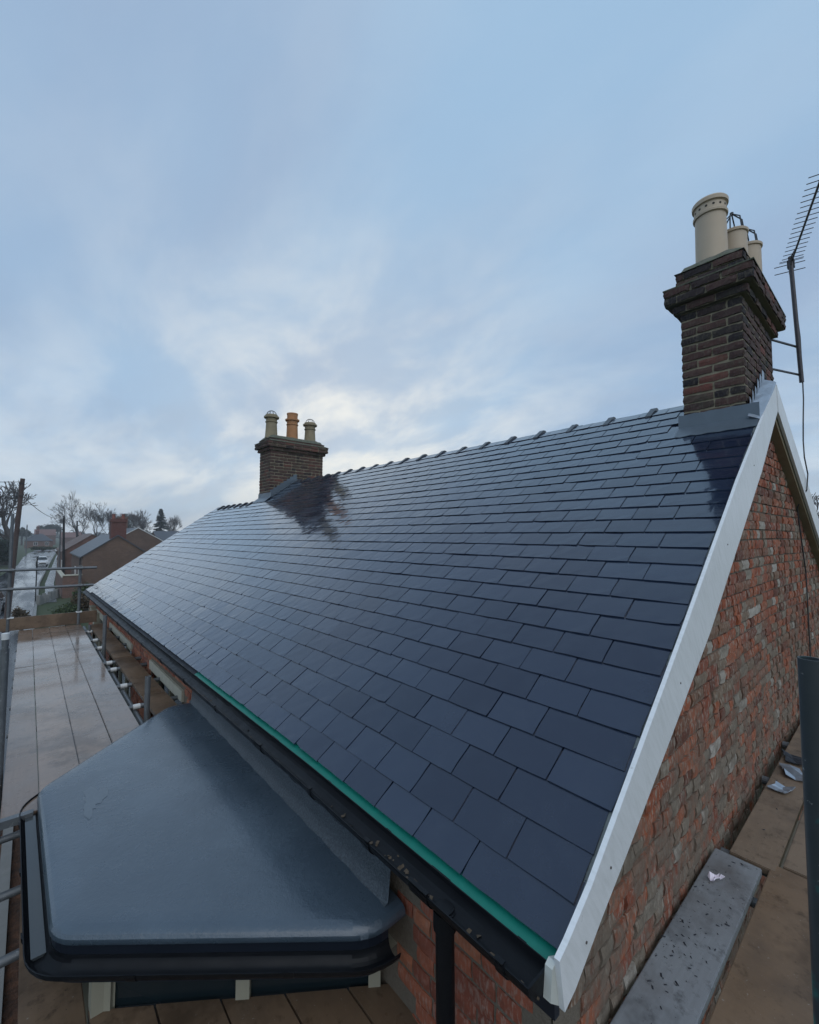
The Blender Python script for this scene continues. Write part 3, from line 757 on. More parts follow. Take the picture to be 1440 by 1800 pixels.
prof = [(GX-GR-.005, GZ_+.002), (GX-GR-.005, GZ_-.006)] + [(GX+(GR+.004)*math.cos(th), GZ_+(GR+.004)*math.sin(th)) for th in [math.pi*(1+i/12) for i in range(1, 12)]] + [(GX+GR+.004, GZ_+.002), (GX+GR, GZ_+.002)] + prof[::-1][1:-1] + [(GX-GR, GZ_+.002)]
gut = strip(prof, 'gutter', 'black_plastic', house, closed=True, smooth=False); smooth_by_angle(gut, 50)
for y in (.115, .48, .80, 1.30, 1.95, 2.75, 3.60, 4.5, 5.4, 6.3, 7.2, 8.1, 9.0, 9.9, 10.8, 11.7):
    q = MB(); n = 12; w_ = .016 if y not in (.48, 1.95, 4.5, 7.2) else .05
    outer = [(GX+(GR+.009)*math.cos(math.pi*(1+i/n)), GZ_+(GR+.009)*math.sin(math.pi*(1+i/n))) for i in range(n+1)]
    outer = [(outer[0][0]-.002, GZ_+.014), (outer[0][0]+.012, GZ_+.014), (outer[0][0]+.010, GZ_+.004), (outer[0][0]+.002, GZ_-.004)] if False else outer
    inn = [(GX+(GR+.0045)*math.cos(math.pi*(1+i/n)), GZ_+(GR+.0045)*math.sin(math.pi*(1+i/n))) for i in range(n+1)][::-1]
    loop = [(GX-GR-.012, GZ_+.012), (GX-GR+.006, GZ_+.012), (GX-GR+.006, GZ_+.007), (GX-GR-.0095, GZ_+.006)]
    pr = outer + inn
    for pp in (pr, loop):
        A = [eo(x, y-w_, z) for x, z in pp]; B = [eo(x, y+w_, z) for x, z in pp]
        q.face(A); q.face(B[::-1])
        for i in range(len(pp)): j = (i+1) % len(pp); q.face([A[j], A[i], B[i], B[j]])
    q.build('bracket', 'black_plastic', gut)
q = MB(); n = 12
A = [(GX+(GR+.005)*math.cos(math.pi*(1+i/n)), GZ_+(GR+.005)*math.sin(math.pi*(1+i/n))) for i in range(n+1)]
q.prism(A, 'y', .0125, .020); q.build('stop_end', 'black_plastic', gut)
q = MB()   # wet moss and grit lying in the gutter
for i in range(80):
    y = rng.choice([rng.uniform(0, 1.2), rng.uniform(0, 4)]); x = GX+rng.gauss(-.012, .016); a = rng.uniform(.004, .012)
    z = GZ_ - math.sqrt(max(0, GR**2-(x-GX)**2)) + .003
    p = Vector(eo(x, y, z)); ax = Matrix.Rotation(rng.uniform(0, 6), 3, 'Z') @ Matrix.Rotation(rng.uniform(-.6, .6), 3, 'X')
    q.face([p + ax @ Vector(c_)*a for c_ in ((-1, -.6, 0), (1, -.5, .2), (.8, .6, 0), (-.7, .7, .3))])
q.build('gutter_debris', 'rain_debris', gut, fix=False); tag(bpy.data.objects['gutter_debris'], kind='stuff')
dp_y = .40
q = MB(); q.tube([(GX, dp_y, GZ_-GR+.01), (GX+.004, dp_y, -.5), (GX+.004, dp_y, GZ+.1)], .034, 16)
dpo = q.build('downpipe', 'black_plastic', house); smooth_by_angle(dpo, 50)
q = MB(); q.tube([(GX, dp_y, GZ_-GR+.004), (GX, dp_y, GZ_-GR-.06)], .042, 16); q.build('outlet_collar', 'black_plastic', dpo); q = MB(); q.tube([(GX+.004, dp_y, -.62), (GX+.004, dp_y, -.56)], .041, 16); q.build('pipe_collar', 'black_plastic', dpo)

# --- windows under the eaves on the street front
for (y0, y1, z0, z1) in OPEN:
    xf = fx((y0+y1)/2); dx = fx(y0)-fx(y1)
    W = MB(); W.prism([(fx(y0)-.014, y0-.06), (fx(y1)-.014, y1+.06), (fx(y1)+.10, y1+.06), (fx(y0)+.10, y0-.06)], 'z', z1+.001, z1+.115)
    ln_ = W.build('lintel', 'stone_lintel', house)
    F = MB()
    n = max(2, round((y1-y0)/.62)); fw = .055
    F.box((xf+.05, y0, z1-fw), (xf+.11, y1, z1)); F.box((xf+.05, y0, z0), (xf+.11, y1, z0+fw))
    for i in range(n+1):
        yy = y0+(y1-y0)*i/n; F.box((xf+.051, max(y0+.001, yy-fw/2), z0+fw), (xf+.109, min(y1-.001, yy+fw/2), z1-fw))
    wn_ = F.build('window', 'cream_paint', house)
    for i in range(n):
        a, b = y0+(y1-y0)*i/n+fw/2, y0+(y1-y0)*(i+1)/n-fw/2
        q = MB(); q.box((xf+.078, a, z0+fw), (xf+.084, b, z1-fw)); q.build('pane', 'window_glass', wn_)
    q = MB(); q.box((xf-.06, y0-.05, z0-.06), (xf+.05, y1+.05, z0)); q.build('sill', 'stone_lintel', wn_)
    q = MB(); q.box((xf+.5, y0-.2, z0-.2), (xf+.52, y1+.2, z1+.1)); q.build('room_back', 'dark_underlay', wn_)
# two cream vent boxes by the far window
for y, zz in ((10.9, -.52), (11.5, -.45)):
    q = MB(); q.box((fx(y)-.10, y-.14, zz-.22), (fx(y)-.004, y+.14, zz+.10)); q.box((fx(y)-.115, y-.155, zz+.10), (fx(y)-.004, y+.155, zz+.115)); q.build('vent_box', 'cream_paint', house)
# cut end of the eaves at the far verge
s = MB(); s.prism([(-.12, -.16), (.02, -.06), (.30, .12), (.30, -.10), (.06, -.22)], 'y', YEND-.03, YEND+.02); s.build('eaves_box_end', 'white_box_end', house)

# --- the bay with its flat roof
BO = [(.04, .755), (-.135, .752), (-1.125, 1.590), (-1.153, 2.940), (-.215, 3.885), (.04, 3.850)]
def fillet(poly, idx, r, m_=5):
    out = []
    for i, p in enumerate(poly):
        if i not in idx: out.append(p); continue
        p0, p1, p2 = Vector(poly[i-1]), Vector(p), Vector(poly[(i+1) % len(poly)]); a, b = p1+(p0-p1).normalized()*r, p1+(p2-p1).normalized()*r
        for j in range(m_+1): t = j/m_; out.append(tuple(a*(1-t)**2+p1*2*t*(1-t)+b*t*t))
    return out
BO = fillet(BO, (1, 2, 3, 4), .085)
def inset(poly, d):
    n = len(poly); out = []
    for i in range(n):
        p0, p1, p2 = Vector(poly[i-1]), Vector(poly[i]), Vector(poly[(i+1) % n])
        def off(a, b):
            e = (b-a).normalized(); nn = Vector((e.y, -e.x)); return a+nn*d, e
        back1 = (i == 0); back2 = (i == n-1)
        a, e1 = off(p0, p1) if not (i == 0) else (p0, (p1-p0).normalized())
        b, e2 = off(p1, p2) if not (i == n-1) else (p1, (p2-p1).normalized())
        cr = e1.x*e2.y-e1.y*e2.x
        if abs(cr) < 1e-5: out.append(tuple(b)); continue
        t_ = ((b.x-a.x)*e2.y-(b.y-a.y)*e2.x)/cr; out.append(tuple(a+e1*t_))
    return out
NB = len(BO)
SG = -1 if min(p[0] for p in inset(BO, .1)) < min(p[0] for p in BO) else 1
def ins(d): return inset(BO, SG*d)
rings = [(.012, -.365), (-.004, -.348), (-.002, -.330), (.006, -.317), (.020, -.308), (.045, -.303), (.10, -.300)]
# top surface as a fine grid inside the last ring so it can roll gently
q = MB(); RV = []
for d, z in rings: RV.append([(x, y, z) for x, y in ins(d)])
for a, b in zip(RV, RV[1:]):
    for i in range(NB): j = (i+1) % NB; q.face([a[i], a[j], b[j], b[i]])
q.face(RV[-1])
bay = q.build('bay_roof', 'bay_felt', house); smooth_by_angle(bay, 60)
q = MB(); n = 60   # felt upstand dressed up to the fascia under the gutter
for i in range(n):
    ya, yb = .80+3.05*i/n, .80+3.05*(i+1)/n
    w0, w1 = .006*math.sin(i*1.3), .006*math.sin((i+1)*1.3)
    pa = [(-.040+w0*.5, ya, -.302), (-.020+w0*.5, ya, -.292), (-.012, ya, -.225), (-.006+w0*.5, ya, -.165+w0), (.04, ya, -.150+w0)]; pb = [(-.040+w1*.5, yb, -.302), (-.020+w1*.5, yb, -.292), (-.012, yb, -.225), (-.006+w1*.5, yb, -.165+w1), (.04, yb, -.150+w1)]
    for k_ in range(4): q.face([pa[k_], pb[k_], pb[k_+1], pa[k_+1]])
q.build('felt_upstand', 'bay_upstand', house, fix=False); smooth_by_angle(bpy.data.objects['felt_upstand'], 60)
# repaired patch brushed on to the roof
q = MB(); V = []; rr = random.Random(5); n = 26
for i in range(n):
    th = 2*math.pi*i/n; r_ = 1+.28*math.sin(3*th+1)+rr.uniform(-.22, .22); V.append((-.90+.055*r_*math.cos(th)+.03*math.sin(th), 2.55+.15*r_*math.sin(th), -.2985))
q.face(V); q.build('patch_repair', 'felt_patch', house, fix=False)
# bay fascia, gutter and water in it
def sweep(path, prof, name, mat, parent, closed_prof=True, smooth=50):
    """prof: (outward, z) pairs swept along an open horizontal path with mitres"""
    q = MB(); rows = []
    n = len(path)
    for i, p in enumerate(path):
        p = Vector(p); e1 = (p-Vector(path[i-1])).normalized() if i else None; e2 = (Vector(path[i+1])-p).normalized() if i < n-1 else None
        ns = [Vector((-e.y, e.x))*GS for e in (e1, e2) if e is not None]
        nn = sum(ns, Vector((0, 0))); nn = nn.normalized(); sc_ = 1/max(.3, nn.dot(ns[0]))
        rows.append([(p.x+nn.x*a*sc_, p.y+nn.y*a*sc_, z) for a, z in prof])
    for a, b in zip(rows, rows[1:]):
        m_ = len(prof)
        for i in range(m_ if closed_prof else m_-1): j = (i+1) % m_; q.face([a[i], b[i], b[j], a[j]])
    if closed_prof: q.face(rows[0]); q.face(rows[-1][::-1])
    o = q.build(name, mat, parent); smooth_by_angle(o, smooth); return o
bpath = ins(.012)[1:-1]
B4 = [(-.125, .765), (-1.113, 1.597), (-1.141, 2.935), (-.212, 3.873)]
e = (Vector(B4[1])-Vector(B4[0])).normalized(); GS = 1
GS = 1 if (Vector((-e.y, e.x)) @ Vector((-1, -1))) > 0 else -1
sweep(bpath, [(-.008, -.350), (.006, -.350), (.007, -.50), (-.008, -.50)], 'bay_fascia', 'bay_fascia', house)
g0, gr, gz = .050, .041, -.392
arc = [(g0+gr*math.cos(th), gz+gr*math.sin(th)) for th in [math.pi*(1+i/10) for i in range(11)]]
arc_o = [(g0+(gr+.004)*math.cos(th), gz+(gr+.004)*math.sin(th)) for th in [math.pi*(1+i/10) for i in range(11)]]
bg_ = sweep(bpath, arc + arc_o[::-1], 'bay_gutter', 'black_plastic', house)
sweep([(-1.115, 1.66), (-1.139, 2.86)], [(g0-.029, gz-.026), (g0+.020, gz-.026), (g0+.012, gz-.037), (g0-.018, gz-.037)], 'standing_water', 'water_film', bg_)
for a, b, fr in ((0, 1, .25), (0, 1, .72), (1, 2, .14), (1, 2, .5), (1, 2, .86), (2, 3, .3)):
    p = Vector(B4[a]).lerp(Vector(B4[b]), fr); e = (Vector(B4[b])-Vector(B4[a])).normalized()*.02
    sweep([tuple(p-e), tuple(p+e)], [(x_, z_) for x_, z_ in [(g0+(gr+.0045)*math.cos(th), gz+.0015+(gr+.0045)*math.sin(th)) for th in [math.pi*(1+i/10) for i in range(11)]] + [(g0+(gr+.010)*math.cos(th), gz+.003+(gr+.010)*math.sin(th)) for th in [math.pi*(2-i/10) for i in range(11)]]], 'bracket', 'black_plastic', bg_)
# bay window: posts, panes, sill, brick below
bw = [(.06, .955), (-.935, 1.69), (-.955, 2.85), (.06, 3.70)]
q = MB(); BZ0, BZ1 = -1.95, -.56
q.mesh([(x, y, BZ1+.06) for x, y in ins(.05)], [tuple(range(NB))]); 
bayw = q.build('bay_soffit', 'cream_paint', house, fix=False)
for i in range(3):
    a, b = Vector(bw[i]), Vector(bw[i+1]); e = (b-a); ln_ = e.length; e.normalize(); n2 = Vector((-e.y, e.x))
    cnt = 2 if i != 1 else 3
    F = MB()
    def seg(F, t0, t1, z0, z1, d0, d1):
        P4 = [a+e*t0+n2*d0, a+e*t1+n2*d0, a+e*t1+n2*d1, a+e*t0+n2*d1]; F.prism([(p.x, p.y) for p in P4], 'z', z0, z1)
    seg(F, .0, ln_, BZ1-.07, BZ1+.09, -.035, .035); seg(F, .0, ln_, BZ0, BZ0+.07, -.036, .036)
    for j in range(cnt+1):
        t_ = ln_*j/cnt; hw_ = .055 if j in (0, cnt) else .03
        seg(F, max(0, t_-hw_), min(ln_, t_+hw_), BZ0+.07, BZ1-.07, -.034, .034)
    wo_ = F.build('bay_window', 'cream_paint', house)
    for j in range(cnt):
        G_ = MB(); seg(G_, ln_*j/cnt+.03, ln_*(j+1)/cnt-.03, BZ0+.07, BZ1-.07, -.004, .004); G_.build('pane', 'window_glass', wo_)
    S_ = MB(); seg(S_, -.02, ln_+.02, BZ0-.06, BZ0-.001, -.09, .09); S_.build('sill', 'stone_lintel', wo_)
    B_ = MB(); seg(B_, 0, ln_, GZ, BZ0-.061, -.05, .05); B_.build('bay_wall', 'low_brick', house)
for p in bw[1:3]:
    q = MB(); q.tube([(p[0], p[1], BZ0), (p[0], p[1], BZ1+.09)], .062, 4); q.build('corner_post', 'cream_paint', house)

# ------------------------------------------------------------------ television aerial
aer = empty('television_aerial', 'many-pronged television aerial on a mast bracketed to the chimney', 'aerial')
mb_, mt_ = Vector((4.87, -.083, 2.93)), Vector((4.87, -.036, 4.33))
q = MB(); q.tube([mb_, mt_], .021, 10); q.build('mast', 'aerial_metal', aer, smooth=False); smooth_by_angle(bpy.data.objects['mast'], 50)
bd = Vector((-.964, -.266, .0)); ed = Vector((.266, -.964, .0))
b0 = mt_ + Vector((.03, .0, -.06)) - bd*.10
q = MB(); q.tube([b0, b0+bd*1.62], .0095, 8); q.build('boom', 'aerial_metal', aer)
for i in range(17):
    c_ = b0 + bd*(.20+.081*i) + Vector((0, 0, .012)); h = .085 if i > 1 else .088
    if i == 11: h = .075
    q = MB(); q.tube([c_-ed*h, c_+ed*h], .0040, 5); q.build('director', 'aerial_metal', aer)
c_ = b0 + bd*.13
q = MB()
for s_ in (-.010, .014): q.tube([c_-ed*.10+bd*s_+Vector((0, 0, .016)), c_+ed*.10+bd*s_+Vector((0, 0, .016))], .0035, 5)
q.build('folded_dipole', 'aerial_metal', aer)
for zz in (-.05, .03):
    q = MB(); q.tube([b0+bd*.02+Vector((0, 0, zz))-ed*.13, b0+bd*.02+Vector((0, 0, zz))+ed*.13], .0045, 6); q.build('reflector', 'aerial_metal', aer)
q = MB(); q.box((-.03, -.03, -.05), (.03, .03, .03), mat=Matrix.Translation(b0+bd*.10)); q.tube([b0+bd*.02+Vector((0, 0, -.08)), b0+bd*.02+Vector((0, 0, .06))], .008, 6)
q.tube([mt_+Vector((0, 0, -.12)), mt_+Vector((0, 0, -.03))+bd*.08, b0+bd*.42], .008, 6); q.build('clamp', 'aerial_metal', aer)
xc = chimA[1]+.004
for zz in (3.02, 3.33):
    q = MB(); pm = mb_.lerp(mt_, (zz-mb_.z)/(mt_.z-mb_.z))
    q.tube([(xc, .12, zz), (xc+.05, .09, zz), (pm.x, pm.y+.022, zz), (pm.x+.06, pm.y+.010, zz)], .011, 4); q.build('bracket_arm', 'aerial_metal', aer)
q = MB(); q.box((xc-.004, .085, 2.98), (xc+.008, .125, 3.37)); q.build('bracket_plate', 'aerial_metal', aer)
q = MB()
pts = [mt_+Vector((.026, 0, -.15)), mb_+Vector((.03, 0, .5)), mb_+Vector((.028, -.005, 0)), Vector((4.88, -.09, 2.75)), Vector((4.83, -.085, 2.5)), Vector((4.86, -.075, 2.3)), Vector((4.80, -.085, 2.12)), Vector((4.90, -.095, 1.95)), Vector((4.84, -.088, 1.78)), Vector((4.9, gable_face(4.9)-.012, 1.6)), Vector((5.2, gable_face(5.2)-.012, .9)), Vector((5.25, gable_face(5.25)-.012, -.3)), Vector((5.26, gable_face(5.26)-.012, -2.0))]
q.tube(pts, .006, 6); q.build('coaxial_cable', 'cable', aer)

# ------------------------------------------------------------------ scaffold along the street front
def rbox(name, lo, hi, mat, parent, bev=.004, tone=.5, rotz=0, tilt=0):
    bm = bmesh.new(); bmesh.ops.create_cube(bm, size=1)
    c = [(a+b)/2 for a, b in zip(lo, hi)]; s = [b-a for a, b in zip(lo, hi)]
    for v in bm.verts: v.co = Vector((v.co.x*s[0], v.co.y*s[1], v.co.z*s[2]))
    bmesh.ops.bevel(bm, geom=list(bm.edges), offset=bev, segments=2, affect='EDGES')
    me = bpy.data.meshes.new(name); bm.to_mesh(me); bm.free()
    at = me.attributes.new('tone', 'FLOAT', 'FACE'); at.data.foreach_set('value', [tone]*len(me.polygons)); me.materials.append(M[mat])
    o = bpy.data.objects.new(name, me); col.objects.link(o); o.parent = parent; o.location = c; o.rotation_euler = (0, tilt, rotz); return o
def pipe(name, a, b, parent, r=.0242, mat='galv_tube', n=16, cap=True):
    q = MB(); a, b = Vector(a), Vector(b); d = (b-a).normalized()
    q.tube([a, b], r, n, cap=False)
    # open tube ends: wall thickness ring and a short bore
    for p, s_ in ((a, 1), (b, -1)):
        q.tube([p, p+d*s_*.10], r*.84, n, cap=False); 
        base = len(q.v); o1 = d.orthogonal().normalized(); o2 = d.cross(o1)
        for j in range(n):
            th = 2*math.pi*j/n; v = o1*math.cos(th)+o2*math.sin(th); q.v += [tuple(p+v*r), tuple(p+v*r*.84)]
        for j in range(n): k_ = (j+1) % n; q.f.append((base+2*j, base+2*k_, base+2*k_+1, base+2*j+1)); q.t.append(.9)
    o = q.build(name, mat, parent); smooth_by_angle(o, 40); return o
def coupler(p, parent, ax='x'):
    q = MB(); p = Vector(p)
    q.tube([p-Vector((0, 0, .026)), p+Vector((0, 0, .026))], .034, 10); d = Vector((1, 0, 0)) if ax == 'x' else Vector((0, 1, 0))
    q.tube([p-d*.028, p+d*.028], .036, 10); q.tube([p+Vector((.03, -.03, 0)), p+Vector((.055, -.055, 0))], .010, 6); q.build('coupler', 'coupler', parent)
scf = empty('scaffold', 'scaffold with wet boarded deck along the street side of the cottage', 'scaffold')
DZ = -.40
edges = [-1.325, -1.140, -.908, -.678, -.446]
joint = [(2.86, 6.76, 9.62), (2.90, 6.77, 9.64), (2.98, 7.41, 9.66), (3.05, 7.40, 9.63)]
for i in range(4):
    js = joint[i]
    for j, (ya, yb) in enumerate(zip(js, js[1:])):
        rbox('board', (edges[i]+.0025, ya+.004, DZ-.038), (edges[i+1]-.0025, yb-.004, DZ+rng.uniform(-.003, .001)), 'wet_board', scf, tone=rng.random(), rotz=rng.gauss(0, .0006), tilt=rng.gauss(0, .003))
rbox('board', (-.275, 3.2, DZ-.075), (-.050, 6.6, DZ-.037), 'brown_board', scf, tone=.4, rotz=.010); rbox('board', (-.305, 6.62, DZ-.075), (-.083, 9.64, DZ-.037), 'brown_board', scf, tone=.7, rotz=.010)
toe = rbox('toe_board', (-2.1, 9.645, DZ+.005), (-.20, 9.683, DZ+.225), 'toe_wood', scf, tone=.4)
for xx in (-1.44, -.48):
    q = MB(); q.box((xx-.045, 9.63, DZ+.215), (xx+.045, 9.70, DZ+.236)); q.build('toe_board_clip', 'tube_end', scf)
for zz, xr in ((.655, -.235), (.325, -.275)): pipe('guard_rail', (-3.2, 9.60, zz+.02), (xr, 9.60, zz), scf)
for xx, zt in ((-1.46, 1.66), (-.485, .70)):
    pipe('standard', (xx-.0, 9.655, GZ), (xx-(.015 if xx < -1 else .0), 9.655, zt), scf)
    for zz in (.655, .325): coupler((xx, 9.628, zz+.008), scf)
pipe('standard', (-1.356, 3.62, GZ), (-1.352, 3.62, .47), scf, r=.0246)
pipe('joint_pin', (-1.352, 3.62, .30), (-1.352, 3.62, .535), scf, r=.019); 
q = MB(); q.tube([(-1.352, 3.62, .535), (-1.352, 3.62, .58)], .023, 12); q.build('pin_collar', 'tube_end', scf)
for yy, zt in ((7.2, .085), (4.08, -.055)): pipe('standard', (-.345, yy, GZ), (-.345, yy, zt), scf, r=.0246)
pipe('standard', (-.36, 9.05, GZ), (-.36, 9.05, -.34), scf)
for yy in (4.52, 5.32, 6.13, 6.52, 7.55, 8.2, 9.05):
    pipe('transom', (-1.335, yy, DZ-.064), (.02, yy, DZ-.064-.0), scf, mat='galv_tube')
    q = MB(); q.tube([(-.39, yy, DZ-.0635), (-.325, yy, DZ-.0635)], .0275, 12); q.build('transom_band', 'tube_end', scf)  # white band paints in the lit transom ends showing in the gap
for yy in (3.62, 2.40, 2.95): pipe('transom', (-1.62, yy, -.90), (-.98, yy, -.885), scf)
pipe('ledger', (-1.455, -.8, -.945), (-1.455, 9.9, -.945), scf); pipe('ledger', (-1.455, 2.6, DZ-.115), (-1.455, 9.9, DZ-.115), scf)
pipe('ledger', (-.37, 4.0, DZ-.115), (-.37, 9.9, DZ-.115), scf)
pipe('standard', (-1.300, 1.62, GZ), (-1.300, 1.62, -.62), scf, mat='dark_tube')
for yy, zz in ((3.62, -.93), (2.40, -.93), (3.62, DZ-.09)): coupler((-1.39, yy, zz), scf)
q = MB(); q.box((-1.32, 2.84, DZ-.042), (-1.17, 2.885, DZ+.004)); q.build('board_end_band', 'galv_tube', scf)
# lower lift of boards round the foot of the bay
LZ = -.775
rbox('board', (-1.213, -1.6, LZ-.038), (-.992, 3.60, LZ), 'brown_board', scf, tone=.35)
for i in range(5):
    x0_ = -.985+.228*i; yb = .925+(.06-(x0_+.20))*.745
    ycut = lambda x: .925+(.06-x)*.737
    q = MB(); q.prism([(x0_+.003, -1.6), (x0_+.222, -1.6), (x0_+.222, ycut(x0_+.222)), (x0_+.003, ycut(x0_+.003))], 'z', LZ-.038, LZ+rng.uniform(-.005, .002), rng.random()); q.build('board', 'brown_board', scf)
pipe('transom', (-1.6, .55, LZ-.064), (.04, .55, LZ-.064), scf); pipe('transom', (-1.6, -1.2, LZ-.064), (.04, -1.2, LZ-.064), scf)
pipe('standard', (-1.47, -1.2, GZ), (-1.47, -1.2, -.5), scf)

# ------------------------------------------------------------------ scaffold along the gable
sg = empty('scaffold', 'scaffold of stained boards along the brick gable wall', 'scaffold')
KZ = -.50
rbox('board', (-.20, -.172, KZ-.022), (1.775, .040, KZ+.016), 'grey_board', sg, tone=.4, rotz=.002)
rbox('board', (1.83, -.218, KZ-.040), (5.6, -.012, KZ-.002), 'gable_board', sg, tone=.6)
rbox('board', (-.3, -.455, KZ-.043), (1.90, -.192, KZ-.004), 'brown_board', sg, tone=.8)
rbox('board', (1.915, -.462, KZ-.042), (5.6, -.236, KZ-.002), 'gable_board', sg, tone=.9)
rbox('board', (-.3, -.70, KZ-.043), (3.4, -.465, KZ-.004), 'brown_board', sg, tone=.5)
for xx in (1.60, 1.905, 3.05, 3.9, 4.75): pipe('transom', (xx, -1.1, KZ-.068), (xx, .045, KZ-.068), sg, mat='galv_tube')
for xx in (3.05, 3.9): 
    q = MB(); q.tube([(xx, .005, KZ-.067), (xx, .046, KZ-.067)], .03, 12); q.build('transom_band', 'galv_tube', sg)
pipe('standard', (.205, -.585, GZ), (.228, -.575, 1.00), sg, r=.0245, mat='dark_tube', n=24)
pipe('ledger', (-.6, -.66, KZ-.115), (5.8, -.66, KZ-.115), sg); pipe('ledger', (.3, .0, KZ-.118), (5.8, .0, KZ-.118), sg)
pipe('standard', (3.0, -.70, GZ), (3.0, -.70, -.55), sg)
# scraps left on the boards
def scrap(p, a, mat, seed, label, cat, name):
    rr = random.Random(seed); q = MB(); n = 5; V = []
    for i in range(n+1):
        for j in range(3):
            V.append((p[0]+a[0]*(i/n-.5)+rr.uniform(-.008, .008), p[1]+a[1]*(j/2-.5)+.3*a[0]*(i/n-.5)*a[2]+rr.uniform(-.008, .008), p[2]+.006+abs(rr.gauss(0, .010))+.012*abs(j-1)))
    F = [(i*3+j, (i+1)*3+j, (i+1)*3+j+1, i*3+j+1) for i in range(n) for j in range(2)]
    q.mesh(V, F); o = q.build(name, mat, fix=False); so_ = o.modifiers.new('thick', 'SOLIDIFY'); so_.thickness = .004
    return tag(o, label, cat)
scrap((2.82, -.10, KZ), (.11, .10, -1), 'lead_bright', 1, 'folded grey lead offcut lying flat near the deck joint', 'offcut', 'lead_offcut')
scrap((3.15, -.12, KZ), (.20, .12, 1), 'lead_bright', 2, 'crumpled shiny lead offcut between the other two scraps', 'offcut', 'lead_offcut')
scrap((3.42, -.09, KZ), (.16, .11, 1), 'dark_underlay', 3, 'torn black felt scrap on the boards by the gable', 'offcut', 'felt_scrap')
scrap((1.49, -.03, KZ+.016), (.055, .018, -2), 'scrap_white', 4, 'pinkish white wrapper scrap on the wet grey board', 'litter', 'wrapper')
q = MB(); rr = random.Random(8)
for i in range(150):
    x = rr.uniform(.4, 1.75) if i < 120 else rr.uniform(1.9, 4); zb = KZ+.0165 if x < 1.8 else KZ-.0015
    if i < 50: x = rr.gauss(1.0, .16); y = rr.gauss(-.02, .045); zb = KZ+.0165
    else: y = rr.uniform(-.16, .03)
    y = max(-.165, min(.035, y))
    a = .0012+.006*rr.random()**2.5; ax = Matrix.Rotation(rr.uniform(0, 6), 3, 'Z')
    p = Vector((x, y, zb+.001)); q.mesh([p + ax @ Vector(v)*a for v in ((-1.6, -.5, 0), (1.5, -.4, 0), (1.2, .6, 0), (-1, .5, 0), (0, 0, .6))], [(0, 1, 4), (1, 2, 4), (2, 3, 4), (3, 0, 4)])
tag(q.build('slate_chips', 'dark_underlay', fix=False), 'dark slate chips scattered over the wet grey board', 'debris', kind='stuff')

